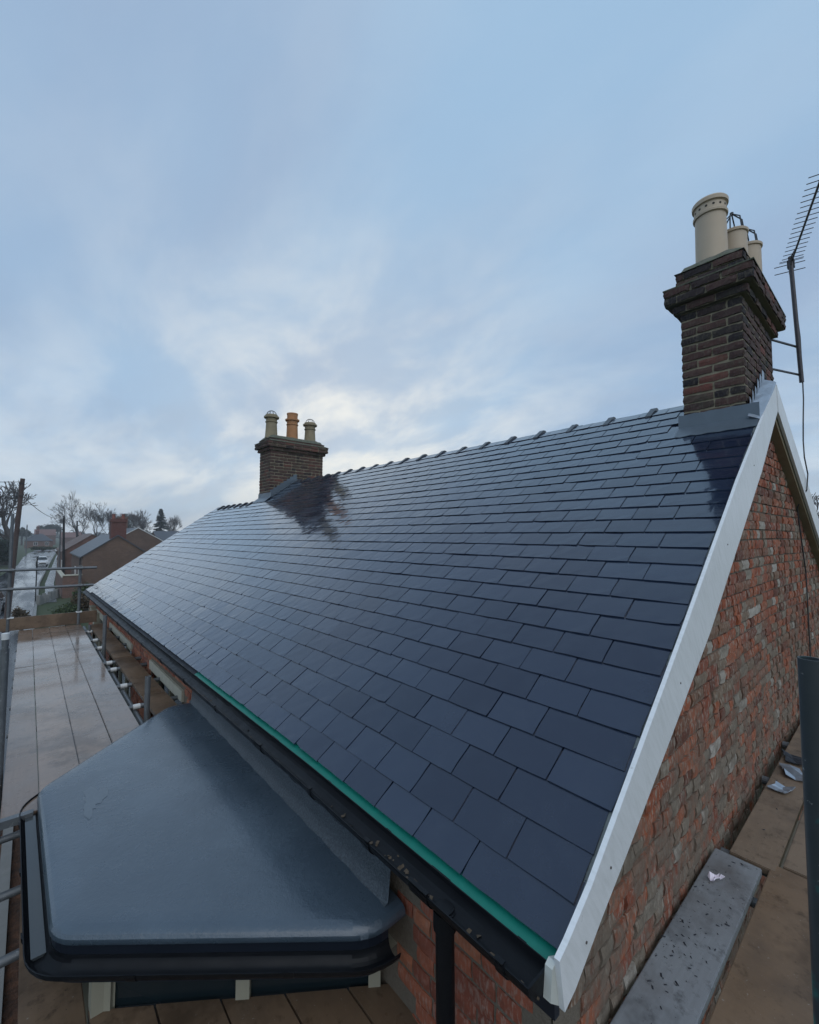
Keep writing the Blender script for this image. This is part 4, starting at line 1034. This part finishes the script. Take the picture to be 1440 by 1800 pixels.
# ------------------------------------------------------------------ the street beyond
def bg_house(label, x0, x1, y0, y1, ez, rz0, wallm, roofm, axis='y', cat='house', hip=0, chim=(), windows=(), over=.18, white_verge=False, name='brick_house'):
    h = empty(name, label, cat, 'houses along the street')
    cxm, cym = (x0+x1)/2, (y0+y1)/2
    q = MB()
    if axis == 'y':
        for yy_, s_ in ((y0, 1), (y1, -1)): q.face(([(x0, yy_, GZ), (x1, yy_, GZ), (x1, yy_, ez), (cxm, yy_, rz0 if not hip else ez), (x0, yy_, ez)])[::s_])
        q.face([(x0, y1, GZ), (x0, y0, GZ), (x0, y0, ez), (x0, y1, ez)]); q.face([(x1, y0, GZ), (x1, y1, GZ), (x1, y1, ez), (x1, y0, ez)])
    else:
        for xx_, s_ in ((x0, -1), (x1, 1)): q.face(([(xx_, y0, GZ), (xx_, y1, GZ), (xx_, y1, ez), (xx_, cym, rz0 if not hip else ez), (xx_, y0, ez)])[::s_])
        q.face([(x0, y0, GZ), (x1, y0, GZ), (x1, y0, ez), (x0, y0, ez)]); q.face([(x1, y1, GZ), (x0, y1, GZ), (x0, y1, ez), (x1, y1, ez)])
    q.build('wall', wallm, h, fix=False)
    q = MB(); t = .10; hw = (x1-x0)/2 if axis == 'y' else (y1-y0)/2; sl_ = (rz0-ez)/hw
    def rp(a, l0, l1, s_):      # one slope as a slab
        lo = ez-sl_*over; e_ = hw+over
        def P(off, l, z): return (cxm+s_*off, l, z) if axis == 'y' else (l, cym+s_*off, z)
        hi0, hi1 = (l0+hip*hw, l1-hip*hw)
        top = [P(e_, l0, lo+.02), P(e_, l1, lo+.02), P(0, hi1, rz0+.05), P(0, hi0, rz0+.05)]
        bot = [(x, y, z-t) for x, y, z in top]
        q.mesh(top+bot, [(0, 1, 2, 3), (7, 6, 5, 4), (0, 4, 5, 1), (1, 5, 6, 2), (2, 6, 7, 3), (3, 7, 4, 0)])
    l0, l1 = ((y0, y1) if axis == 'y' else (x0, x1)); l0 -= .08; l1 += .08
    for s_ in (-1, 1): rp(0, l0, l1, s_)
    if hip:
        lo = ez-sl_*over
        for l, hl in ((l0, l0+hip*hw), (l1, l1-hip*hw)):
            T = ([(cxm-hw-over, l, lo+.015), (cxm+hw+over, l, lo+.015), (cxm, hl, rz0+.045)] if axis == 'y' else [(l, cym-hw-over, lo+.015), (l, cym+hw+over, lo+.015), (hl, cym, rz0+.045)])
            q.mesh(T+[(x, y, z-t) for x, y, z in T], [(0, 1, 2), (5, 4, 3), (0, 3, 4, 1), (1, 4, 5, 2), (2, 5, 3, 0)])
    rf = q.build('roof', roofm, h)
    if white_verge and axis == 'y':
        for s_ in (-1, 1):
            q = MB(); e_ = hw+over; lo = ez-sl_*over
            A = [(cxm, rz0+.06), (cxm+s_*e_, lo+.03), (cxm+s_*e_, lo-.06), (cxm, rz0-.03)]
            q.prism(A, 'y', y0-.13, y0-.085); q.build('verge_board', 'white_frame', h)
    for (cx_, cy0, w_, d_, zt, npot, mt) in chim:
        q = MB(); zb_ = rz0-1.0
        q.box((cx_-w_/2, cy0-d_/2, zb_), (cx_+w_/2, cy0+d_/2, zt)); q.box((cx_-w_/2-.07, cy0-d_/2-.07, zt-.28), (cx_+w_/2+.07, cy0+d_/2+.07, zt-.14)); q.box((cx_-w_/2-.04, cy0-d_/2-.04, zt-.14), (cx_+w_/2+.04, cy0+d_/2+.04, zt+.02))
        c_ = q.build('chimney', mt, h)
        for i in range(npot):
            px_ = cx_ + (w_*.62)*(i/(npot-1)-.5 if npot > 1 else 0); p_ = MB(); p_.lathe([(.14, 0), (.12, .30), (.12, .34), (.15, .36), (.15, .42), (.10, .42), (.10, .25)], (px_, cy0, zt+.02), 12); p_.build('chimney_pot', 'pot_red', c_)
    for (wx, wy, wz, ww, wh, face) in windows:
        q = MB(); f_ = .07
        def bx(a0, a1, z0, z1, d0, d1):
            if face == 'y': q.box((wx+a0, wy-d1, wz+z0), (wx+a1, wy-d0, wz+z1))
            else: q.box((wx-d1, wy+a0, wz+z0), (wx-d0, wy+a1, wz+z1))
        bx(-ww/2, ww/2, 0, f_, .0, .05); bx(-ww/2, ww/2, wh-f_, wh, .0, .05); bx(-ww/2, -ww/2+f_, f_, wh-f_, .0, .05); bx(ww/2-f_, ww/2, f_, wh-f_, .0, .05); bx(-f_/2, f_/2, f_, wh-f_, .0, .045)
        wo2 = q.build('window', 'white_frame', h)
        q = MB(); bx(-ww/2+f_, ww/2-f_, f_, wh-f_, .012, .02); q.build('pane', 'window_glass', wo2)
    return h
hA = bg_house('brown brick gabled house with a red chimney on its near gable', 2.24, 7.16, 45, 57, -.55, 1.17, 'far_brick', 'far_roof', chim=[(4.75, 45.6, 1.15, .9, 2.62, 2, 'chimney_red')], windows=[(2.24, 47.5, -2.9, 1.2, 1.1, 'x'), (2.24, 51.5, -2.9, 1.2, 1.1, 'x')])
q = MB(); q.tube([(2.10, 45.3, GZ), (2.10, 45.3, -.62)], .05, 8); q.build('drainpipe', 'post_black', hA)
bg_house('lower house with brown roof behind the slate-roofed one', 1.72, 6.7, 60, 73, -.55, 1.19, 'red_brick', 'far_roof_brown', windows=[(1.72, 62.5, -2.9, 1.3, 1.2, 'x'), (1.72, 67, -2.9, 1.3, 1.2, 'x')], chim=[])
bg_house('brick house whose gable has white verge boards', 7.2, 15.0, 75, 92, -.15, 2.19, 'far_brick', 'far_roof', white_verge=True, chim=[(11.1, 90, 1.5, 1.0, 4.3, 0, 'far_brick')])
bg_house('house with long blue-grey slate roof beside the white-verged gable', 15.3, 24, 82, 91, -.25, 1.75, 'far_brick', 'far_roof', axis='x')
bg_house('hip-roofed brick house at the bend of the road', -2.2, 5.6, 204, 211, -1.15, 1.25, 'red_brick', 'far_roof', axis='x', hip=.9, chim=[(1.2, 207.5, .8, .8, 2.3, 2, 'chimney_red')], windows=[(3.9, 204, -2.9, 1.1, 1.2, 'y'), (.8, 204, -2.9, 1.1, 1.2, 'y')])
bg_house('red-roofed house rising behind the hip-roofed one', .8, 8.4, 262, 270, .6, 3.3, 'red_brick', 'far_roof_red', axis='x', chim=[(2.0, 266, 1.0, .8, 4.6, 2, 'chimney_red')])
bg_house('red-roofed house at the end of the road beside the far tree', 9.8, 18, 255, 262, -.4, 1.9, 'red_brick', 'far_roof_red', axis='x', chim=[(16, 258, 1.0, .8, 3.2, 2, 'chimney_red')])
# garden walls
gw = empty('garden_wall', 'low brick garden wall with pale coping before the brown house', 'wall')
q = MB(); q.box((.95, 44.2, GZ), (2.2, 44.43, -2.12)); q.box((.95, 44.431, GZ), (1.17, 56, -2.30)); q.build('wall', 'low_brick', gw)
q = MB(); q.box((.90, 44.14, -2.12), (2.2, 44.49, -2.03)); q.box((.90, 44.491, -2.30), (1.22, 56, -2.21)); q.build('coping', 'stone_lintel', gw)
gp = empty('gate_pier', 'square brick gate pier with a flat cap by the verge', 'pier'); q = MB(); q.box((1.28, 60, GZ), (1.72, 60.44, -2.55)); q.build('pier', 'low_brick', gp); q = MB(); q.box((1.24, 59.96, -2.55), (1.76, 60.48, -2.46)); q.build('cap', 'stone_lintel', gp)
gs = empty('rubble_wall', 'broken low stone wall beside the road end', 'wall'); rr = random.Random(2)
for i in range(12):
    q = MB(); x = -.55+.11*i+rr.uniform(-.03, .03); q.box((-.09, -.12, 0), (.09, .12, rr.uniform(.35, .75))); o = q.build('stone', 'kerb', gs, loc=(x, 41+.35*i, GZ)); o.rotation_euler = (rr.gauss(0, .06), rr.gauss(0, .06), rr.uniform(0, 1))

# poles and wires
tp = empty('telegraph_pole', 'leaning brown telegraph pole beyond the guard rails', 'pole')
PT = Vector((-1.585, 30, 4.22))
q = MB(); q.tube([(-1.985, 30, GZ-.2), (-1.93, 30, -2.9), (-1.79, 30, 0), PT], [.135, .13, .115, .098], 14); q.build('shaft', 'pole_wood', tp); 
for zz in (3.95, 3.3): 
    q = MB(); q.tube([(-1.72, 29.88, zz), (-1.52, 29.88, zz)], .018, 6); q.build('cleat', 'post_black', tp)
tp2 = empty('telegraph_pole', 'dark telegraph pole with a small box in front of the brown-roofed house', 'pole')
q = MB(); q.tube([(1.78, 60, GZ), (1.58, 59.5, 3.2)], [.13, .10], 10); q.build('shaft', 'post_black', tp2); q = MB(); q.box((1.22, 59.3, 2.45), (1.48, 59.6, 2.85)); q.build('junction_box', 'post_grey', tp2)
q = MB(); q.tube([(1.40, 60.3, GZ), (1.36, 60.3, 1.9)], .07, 8); tag(q.build('timber_post', 'post_grey'), 'shorter grey post close beside the dark telegraph pole', 'post')
tp3 = empty('telegraph_pole', 'far telegraph pole with crossarm stubs before the bare trees', 'pole')
q = MB(); q.tube([(5.2, 95, GZ), (5.1, 95, 3.55)], [.15, .12], 10); q.build('shaft', 'post_black', tp3); q = MB(); q.tube([(4.75, 95, 2.75), (5.1, 95, 2.6), (5.45, 95, 2.85)], .06, 6); q.build('crossarm', 'post_black', tp3)
tp4 = empty('telegraph_pole', 'thin far pole to the left of the hip-roofed house', 'pole')
q = MB(); q.tube([(-1.6, 150, GZ), (-1.6, 150, 3.6)], .12, 8); q.build('shaft', 'post_grey', tp4)
sp_ = empty('street_post', 'thin black street post with a stub arm beside the road', 'post')
q = MB(); q.tube([(-.69, 42.5, GZ), (-.69, 42.5, -.45)], .04, 10); q.build('shaft', 'post_black', sp_); q = MB(); q.tube([(-.95, 42.5, -.46), (-.60, 42.5, -.44)], .03, 8); q.build('arm', 'post_black', sp_)
def wire(a, b, sag, label, r=.011):
    a, b = Vector(a), Vector(b); n = 24; pts = [a.lerp(b, i/n)-Vector((0, 0, sag*4*(i/n)*(1-i/n))) for i in range(n+1)]
    q = MB(); q.tube(pts, r, 5); tag(q.build('overhead_wire', 'post_black'), label, 'wire')
wire((-1.60, 29.9, 3.35), (1.58, 59.5, 3.1), .55, 'wire dipping from the leaning pole towards the dark pole', .020)
wire((-1.60, 30, 4.05), (-6.5, 21, 3.6), .25, 'wire running from the top of the leaning pole to the left', .014)
wire((1.58, 59.5, 3.1), (5.1, 95, 2.8), .5, 'wire strung between the dark pole and the far pole with crossarm', .016)

# car driving towards the camera and one parked by the scaffold
def car(label, loc, rz, paint, wd=1.42, ln=3.7, ht=1.46):
    c = empty('car', label, 'car', None, loc); c.rotation_euler = (0, 0, rz)
    def loft(prof, wf, name, mat, par=c):
        q = MB(); rows = []
        for (y, z, k_) in prof: rows.append((y, z, wd/2*k_))
        n = len(rows); V = [(s_*w_, y, z) for s_ in (-1, 1) for (y, z, w_) in rows]
        q.mesh(V, [tuple(range(n)), tuple(range(2*n-1, n-1, -1))] + [((i+1) % n, i, n+i, n+(i+1) % n) for i in range(n)])
        o = q.build(name, mat, par); return o
    h = ln/2
    b = loft([(-h, .35, .92), (-h+.04, .62, .95), (-h+.25, .80, .97), (-h+.95, .92, .98), (h-.55, .95, .98), (h-.05, .85, .95), (h, .45, .93), (h-.1, .24, .93), (-h+.1, .22, .92)], 1, 'body', paint)
    bm = b.modifiers.new('bevel', 'BEVEL'); bm.width = .05; bm.segments = 2
    t = loft([(-h+.90, .90, .94), (-h+1.55, ht-.03, .78), (h-1.15, ht, .78), (h-.45, .92, .92)], 1, 'cabin', paint); bm = t.modifiers.new('bevel', 'BEVEL'); bm.width = .05; bm.segments = 2
    for (ya, za, yb, zb, k0, k1, nm) in ((-h+.965, .97, -h+1.50, ht-.10, .86, .72, 'windscreen'), (h-.50, 1.0, h-1.08, ht-.10, .84, .72, 'rear_window')):
        q = MB(); s_ = -1 if ya < 0 else 1; d_ = Vector((0, s_*.03, .02)); P_ = [Vector((-wd/2*k0, ya, za)), Vector((wd/2*k0, ya, za)), Vector((wd/2*k1, yb, zb)), Vector((-wd/2*k1, yb, zb))]
        q.mesh([p+d_ for p in P_]+[p-d_ for p in P_], [(0, 1, 2, 3), (7, 6, 5, 4), (0, 4, 5, 1), (1, 5, 6, 2), (2, 6, 7, 3), (3, 7, 4, 0)]); q.build(nm, 'window_glass', c)
    for s_ in (-1, 1):
        q = MB(); P_ = [Vector((s_*wd/2*.935, -h+1.12, .98)), Vector((s_*wd/2*.80, -h+1.62, ht-.12)), Vector((s_*wd/2*.80, h-1.2, ht-.10)), Vector((s_*wd/2*.925, h-.68, .98))]; d_ = Vector((s_*.02, 0, .004))
        q.mesh([p+d_ for p in P_]+[p-d_ for p in P_], [(0, 1, 2, 3), (7, 6, 5, 4), (0, 4, 5, 1), (1, 5, 6, 2), (2, 6, 7, 3), (3, 7, 4, 0)]); q.build('side_window', 'window_glass', c)
        q = MB(); q.box((s_*wd/2*.80-.13, -h-.012, .60), (s_*wd/2*.80+.13, -h+.12, .74)); q.build('headlight', 'lamp_clear', c)
        q = MB(); q.box((s_*(wd/2+.02)-.08, -h+1.0, .95), (s_*(wd/2+.02)+.08, -h+1.1, 1.08)); q.build('door_mirror', paint, c)
        for y_ in (-h+.68, h-.68):
            q = MB(); q.tube([(s_*(wd/2-.16), y_, .30), (s_*(wd/2-.005), y_, .30)], .30, 16); w_ = q.build('wheel', 'tyre', c); q = MB(); q.tube([(s_*(wd/2-.02), y_, .30), (s_*(wd/2+.004), y_, .30)], .18, 12); q.build('rim', 'chrome', w_)
    q = MB(); q.box((-wd*.30, -h-.014, .38), (wd*.30, -h+.05, .52)); q.build('grille', 'post_black', c)
    q = MB(); q.box((-.24, -h-.024, .55), (.24, -h-.013, .64)); q.build('number_plate', 'white_frame', c)
    return c
car('pale silver car coming along the wet road', (.55, 92, GZ+.012), R(2), 'car_white')
car('dark car parked on the road below the end of the scaffold', (-3.15, 38, GZ+.012), R(-4), 'car_dark', wd=1.6)

# ------------------------------------------------------------------ trees and shrubs
def bare_tree(label, loc, H, seed, spread=.55, levels=6, trunk_frac=.28, r0=None, twist=1.0, group=None, nb=(3, 4), mat='twig', upk=.35, rmin=.022):
    rr = random.Random(seed); t = empty('bare_tree', label, 'tree', group, loc)
    tr, cr = MB(), MB(); r0 = r0 or H*.018
    def grow(p, d, ln, r, lv):
        r = max(r, rmin)
        n = 3 if lv < 3 else 2; pts = [p]; rad = [r]; dd = d.copy()
        for i in range(n):
            dd = (dd + Vector((rr.gauss(0, .13), rr.gauss(0, .13), rr.gauss(0, .08)+(.05 if lv > 1 else 0)))*twist).normalized(); pts.append(pts[-1]+dd*ln/n); rad.append(r*(1-.38*(i+1)/n))
        (tr if lv == 0 else cr).tube(pts, rad, 8 if lv == 0 else (5 if lv < 3 else 3), cap=False)
        if lv >= levels: return
        k_ = rr.choice(nb) if lv else rr.choice((4, 5))
        for i in range(k_):
            fr = 1 if i == 0 else rr.uniform(.45, 1)
            q_ = pts[0].lerp(pts[-1], fr) if fr == 1 else pts[min(n, int(fr*n)+0)].lerp(pts[min(n, int(fr*n)+1)], (fr*n) % 1)
            ang = rr.uniform(.25, .95)*spread*1.6 if i else rr.uniform(.05, .35); ax = Vector((rr.gauss(0, 1), rr.gauss(0, 1), rr.gauss(0, .5))).normalized()
            nd = (Matrix.Rotation(ang, 3, dd.cross(ax).normalized()) @ dd); nd.z += upk*.5*rr.random(); nd.normalize()
            grow(q_, nd, ln*rr.uniform(.58, .84), rad[-1]*rr.uniform(.55, .85) if i else rad[-1]*.95, lv+1)
    grow(Vector((0, 0, -.1)), Vector((rr.gauss(0, .04), rr.gauss(0, .04), 1)).normalized(), H*trunk_frac, r0, 0)
    sc_ = H/max(v[2] for v in cr.v)
    for mb in (tr, cr): mb.v = [(x*sc_, y*sc_, z*sc_ if z > 0 else z) for x, y, z in mb.v]
    tr.build('trunk', 'bark', t, smooth=True, fix=False); cr.build('crown', mat, t, fix=False)
    return t
def leaf_blob(mb, c, rad, n, size, rr, shape=1.0):
    for i in range(n):
        while True:
            p = Vector((rr.uniform(-1, 1), rr.uniform(-1, 1), rr.uniform(-1, 1)))
            if .25 < p.length < 1: break
        p = p*(.6+.4*rr.random()); k_ = noise.noise(p*2.2+Vector(c))*.35+1
        q_ = Vector(c)+Vector((p.x*rad[0], p.y*rad[1], p.z*rad[2]))*k_; s_ = size*rr.uniform(.6, 1.3)
        ax = Matrix.Rotation(rr.uniform(0, 6.3), 3, 'Z') @ Matrix.Rotation(rr.uniform(-1.3, 1.3), 3, 'X')
        mb.face([q_+ax @ Vector(v)*s_ for v in ((-.5, -.3, 0), (.5, -.25, .1), (.45, .35, 0), (-.4, .4, .12))], rr.random())
def shrub(label, loc, rad, n, size, mat, seed, name='shrub', cat='shrub', blobs=5):
    rr = random.Random(seed); t = empty(name, label, cat, None, loc); lv = MB(); st = MB()
    for i in range(blobs):
        c = Vector((rr.uniform(-.55, .55)*rad[0], rr.uniform(-.55, .55)*rad[1], rad[2]*rr.uniform(.75, 1.15))); leaf_blob(lv, c, [r*.62 for r in rad], n//blobs, size, rr); st.tube([(0, 0, -.05), c*.5, c], [.05, .03, .015], 5)
    lv.build('foliage', mat, t, fix=False); st.build('stem', 'bark', t, fix=False); return t
bare_tree('large twisting bare tree standing left of the leaning pole', (-3.9, 98, GZ), 14.6, 11, spread=.66, levels=7, nb=(2, 3, 3), trunk_frac=.20, r0=.42, upk=.15, rmin=.03)
bare_tree('tall bare tree left of the red chimney', (9.4, 148, GZ), 16.6, 5, spread=.50, levels=7, nb=(2, 3, 3), r0=.30)
bare_tree('smaller bare tree next to the tall one by the red chimney', (13.0, 152, GZ), 14.6, 23, spread=.52, levels=7, nb=(2, 3, 3), r0=.24)
for i, (x, y, H, lab) in enumerate(((16.5, 156, 12.4, 'slender bare tree just right of the red chimney'), (24.5, 160, 13.0, 'bare tree left of the dark conifer with upright branches'), (28.0, 166, 13.6, 'bare tree with upright branches touching the conifer'), (35.5, 165, 12.2, 'low bare tree to the right of the conifer'), (22.0, 172, 12.6, 'bare tree behind the white-verged house'))):
    bare_tree(lab, (x, y, GZ), H, 40+i, spread=.42, levels=6, nb=(3, 3, 4), r0=.2, upk=.5)
def conifer(label, loc, H, rad, seed, n=42, name='conifer_tree'):
    rr = random.Random(seed); t = empty(name, label, 'tree', None, loc); q = MB(); q.tube([(0, 0, -.1), (0, 0, H*.96)], [H*.02, .02], 8); q.build('trunk', 'bark', t)
    lv = MB()
    for i in range(n):
        f = (i+.5)/n; z = H*(.10+.90*f); r_ = rad*(1-f)**.8*rr.uniform(.75, 1.15)+.08
        for j in range(9):
            th = rr.uniform(0, 6.3); d = Vector((math.cos(th), math.sin(th), -.25))
            for k_ in range(7):
                p = Vector((0, 0, z))+d*r_*(k_+1)/7*rr.uniform(.85, 1.1); s_ = .62*rr.uniform(.6, 1.2)*H/12; ax = Matrix.Rotation(th+rr.gauss(0, .5), 3, 'Z') @ Matrix.Rotation(rr.gauss(0, .5), 3, 'X')
                lv.face([p+ax @ Vector(v)*s_ for v in ((-.6, -.25, 0), (.6, -.2, -.15), (.5, .25, -.1), (-.5, .3, .05))], rr.random())
    lv.build('crown', 'conifer_leaf', t, fix=False)
conifer('dark pointed conifer among the bare trees', (31.2, 160, GZ), 13.4, 3.3, 3)
conifer('broad dark cedar behind the chimney of the white-verged house', (20.0, 150, GZ), 11.2, 4.4, 9, n=26)
def round_tree(label, loc, H, rad, seed):
    rr = random.Random(seed); t = empty('round_tree', label, 'tree', None, loc); q = MB(); q.tube([(0, 0, -.1), (0, 0, H*.6)], [.4, .2], 8); q.build('trunk', 'bark', t); lv = MB()
    for i in range(26):
        th = rr.uniform(0, 6.3); f = rr.random()**.5; leaf_blob(lv, (rad*.75*f*math.cos(th), rad*.75*f*math.sin(th), H*(.58+.22*rr.random()*(1.2-f))), (rad*.34, rad*.34, H*.17), 150, .55, rr)
    lv.build('crown', 'far_leaf', t, fix=False)
round_tree('hazy dome-shaped tree far down the road', (7.4, 300, GZ), 12.4, 6.2, 1)
round_tree('low hazy tree left of the hip-roofed house', (-3.4, 260, GZ), 8.5, 3.2, 2)
shrub('dark evergreen bush under the large bare tree', (-4.7, 94, GZ), (1.9, 6, 2.7), 6500, .28, 'conifer_leaf', 3, blobs=16)
shrub('dark hedge bush on the verge left of the road', (-5.2, 74, GZ), (1.2, 6, 1.2), 2600, .20, 'hedge_leaf', 4, blobs=10)
shrub('clipped green bush beside the pavement', (2.85, 97, GZ), (.65, .8, .75), 1200, .13, 'hedge_leaf', 5)
shrub('long dark hedge in front of the hip-roofed house', (2.0, 170, GZ), (3.4, 1.0, .85), 2400, .3, 'hedge_leaf', 6, blobs=12, name='hedge', cat='hedge')
shrub('brown winter shrub in the garden below the far scaffold post', (1.7, 33.5, GZ), (1.0, 1.5, .95), 3000, .10, 'brown_leaf', 7, blobs=8)
shrub('mossy green shrub beyond the toe board', (.45, 31, GZ), (.8, 1.6, .72), 2600, .085, 'hedge_leaf', 8, blobs=7)
shrub('small brown shrub near the foot of the leaning pole', (-1.35, 31.5, GZ), (.45, .9, .75), 1500, .085, 'brown_leaf', 9)
shrub('green ivy-covered bush at the corner of the garden wall', (2.0, 40, GZ), (.7, 1.2, .9), 1800, .10, 'hedge_leaf', 10)
shrub('leafy garden bush between the far poles', (4.4, 112, GZ), (1.6, 3, 1.5), 1800, .25, 'brown_leaf', 13, blobs=8)
bare_tree('fine-twigged bare tree showing past the rear bargeboard', (58, 5.6, GZ), 9.6, 77, spread=.6, levels=7, nb=(2, 3, 3), trunk_frac=.15, r0=.16)
bare_tree('second bare tree showing low past the rear bargeboard', (66, 8.2, GZ), 8.6, 78, spread=.6, levels=6, nb=(3, 3), trunk_frac=.15, r0=.15)
q = MB(); rr = random.Random(31)
for i in range(300):
    x = rr.uniform(-260, 420); y = 440+rr.uniform(0, 40)-.1*abs(x); leaf_blob(q, (x, y, GZ+rr.uniform(1.5, 5)), (rr.uniform(3, 6), 3, rr.uniform(2.5, 4.5)), 26, 2.0, rr)
for i in range(160): leaf_blob(q, (200+rr.uniform(0, 30), rr.uniform(-55, 330), GZ+rr.uniform(1, 4)), (3, rr.uniform(3, 6), rr.uniform(2, 4)), 26, 1.6, rr)
tag(q.build('distant_wood', 'far_leaf', fix=False), 'dark line of distant woodland on the horizon', 'woodland', kind='stuff')

# ------------------------------------------------------------------ damp air
q = MB(); q.box((-330, -60, GZ-1), (480, 560, 24)); hz = q.build('haze', 'grass'); hz.data.materials.clear()
hm = bpy.data.materials.new('haze'); hm.use_nodes = True; t_ = hm.node_tree; t_.nodes.clear()
pv = t_.nodes.new('ShaderNodeVolumePrincipled'); pv.inputs['Color'].default_value = (.95, .975, 1.0, 1); pv.inputs['Density'].default_value = .0009; pv.inputs['Anisotropy'].default_value = .2
ou = t_.nodes.new('ShaderNodeOutputMaterial'); t_.links.new(pv.outputs[0], ou.inputs['Volume']); hz.data.materials.append(hm)
tag(hz, kind='stuff')
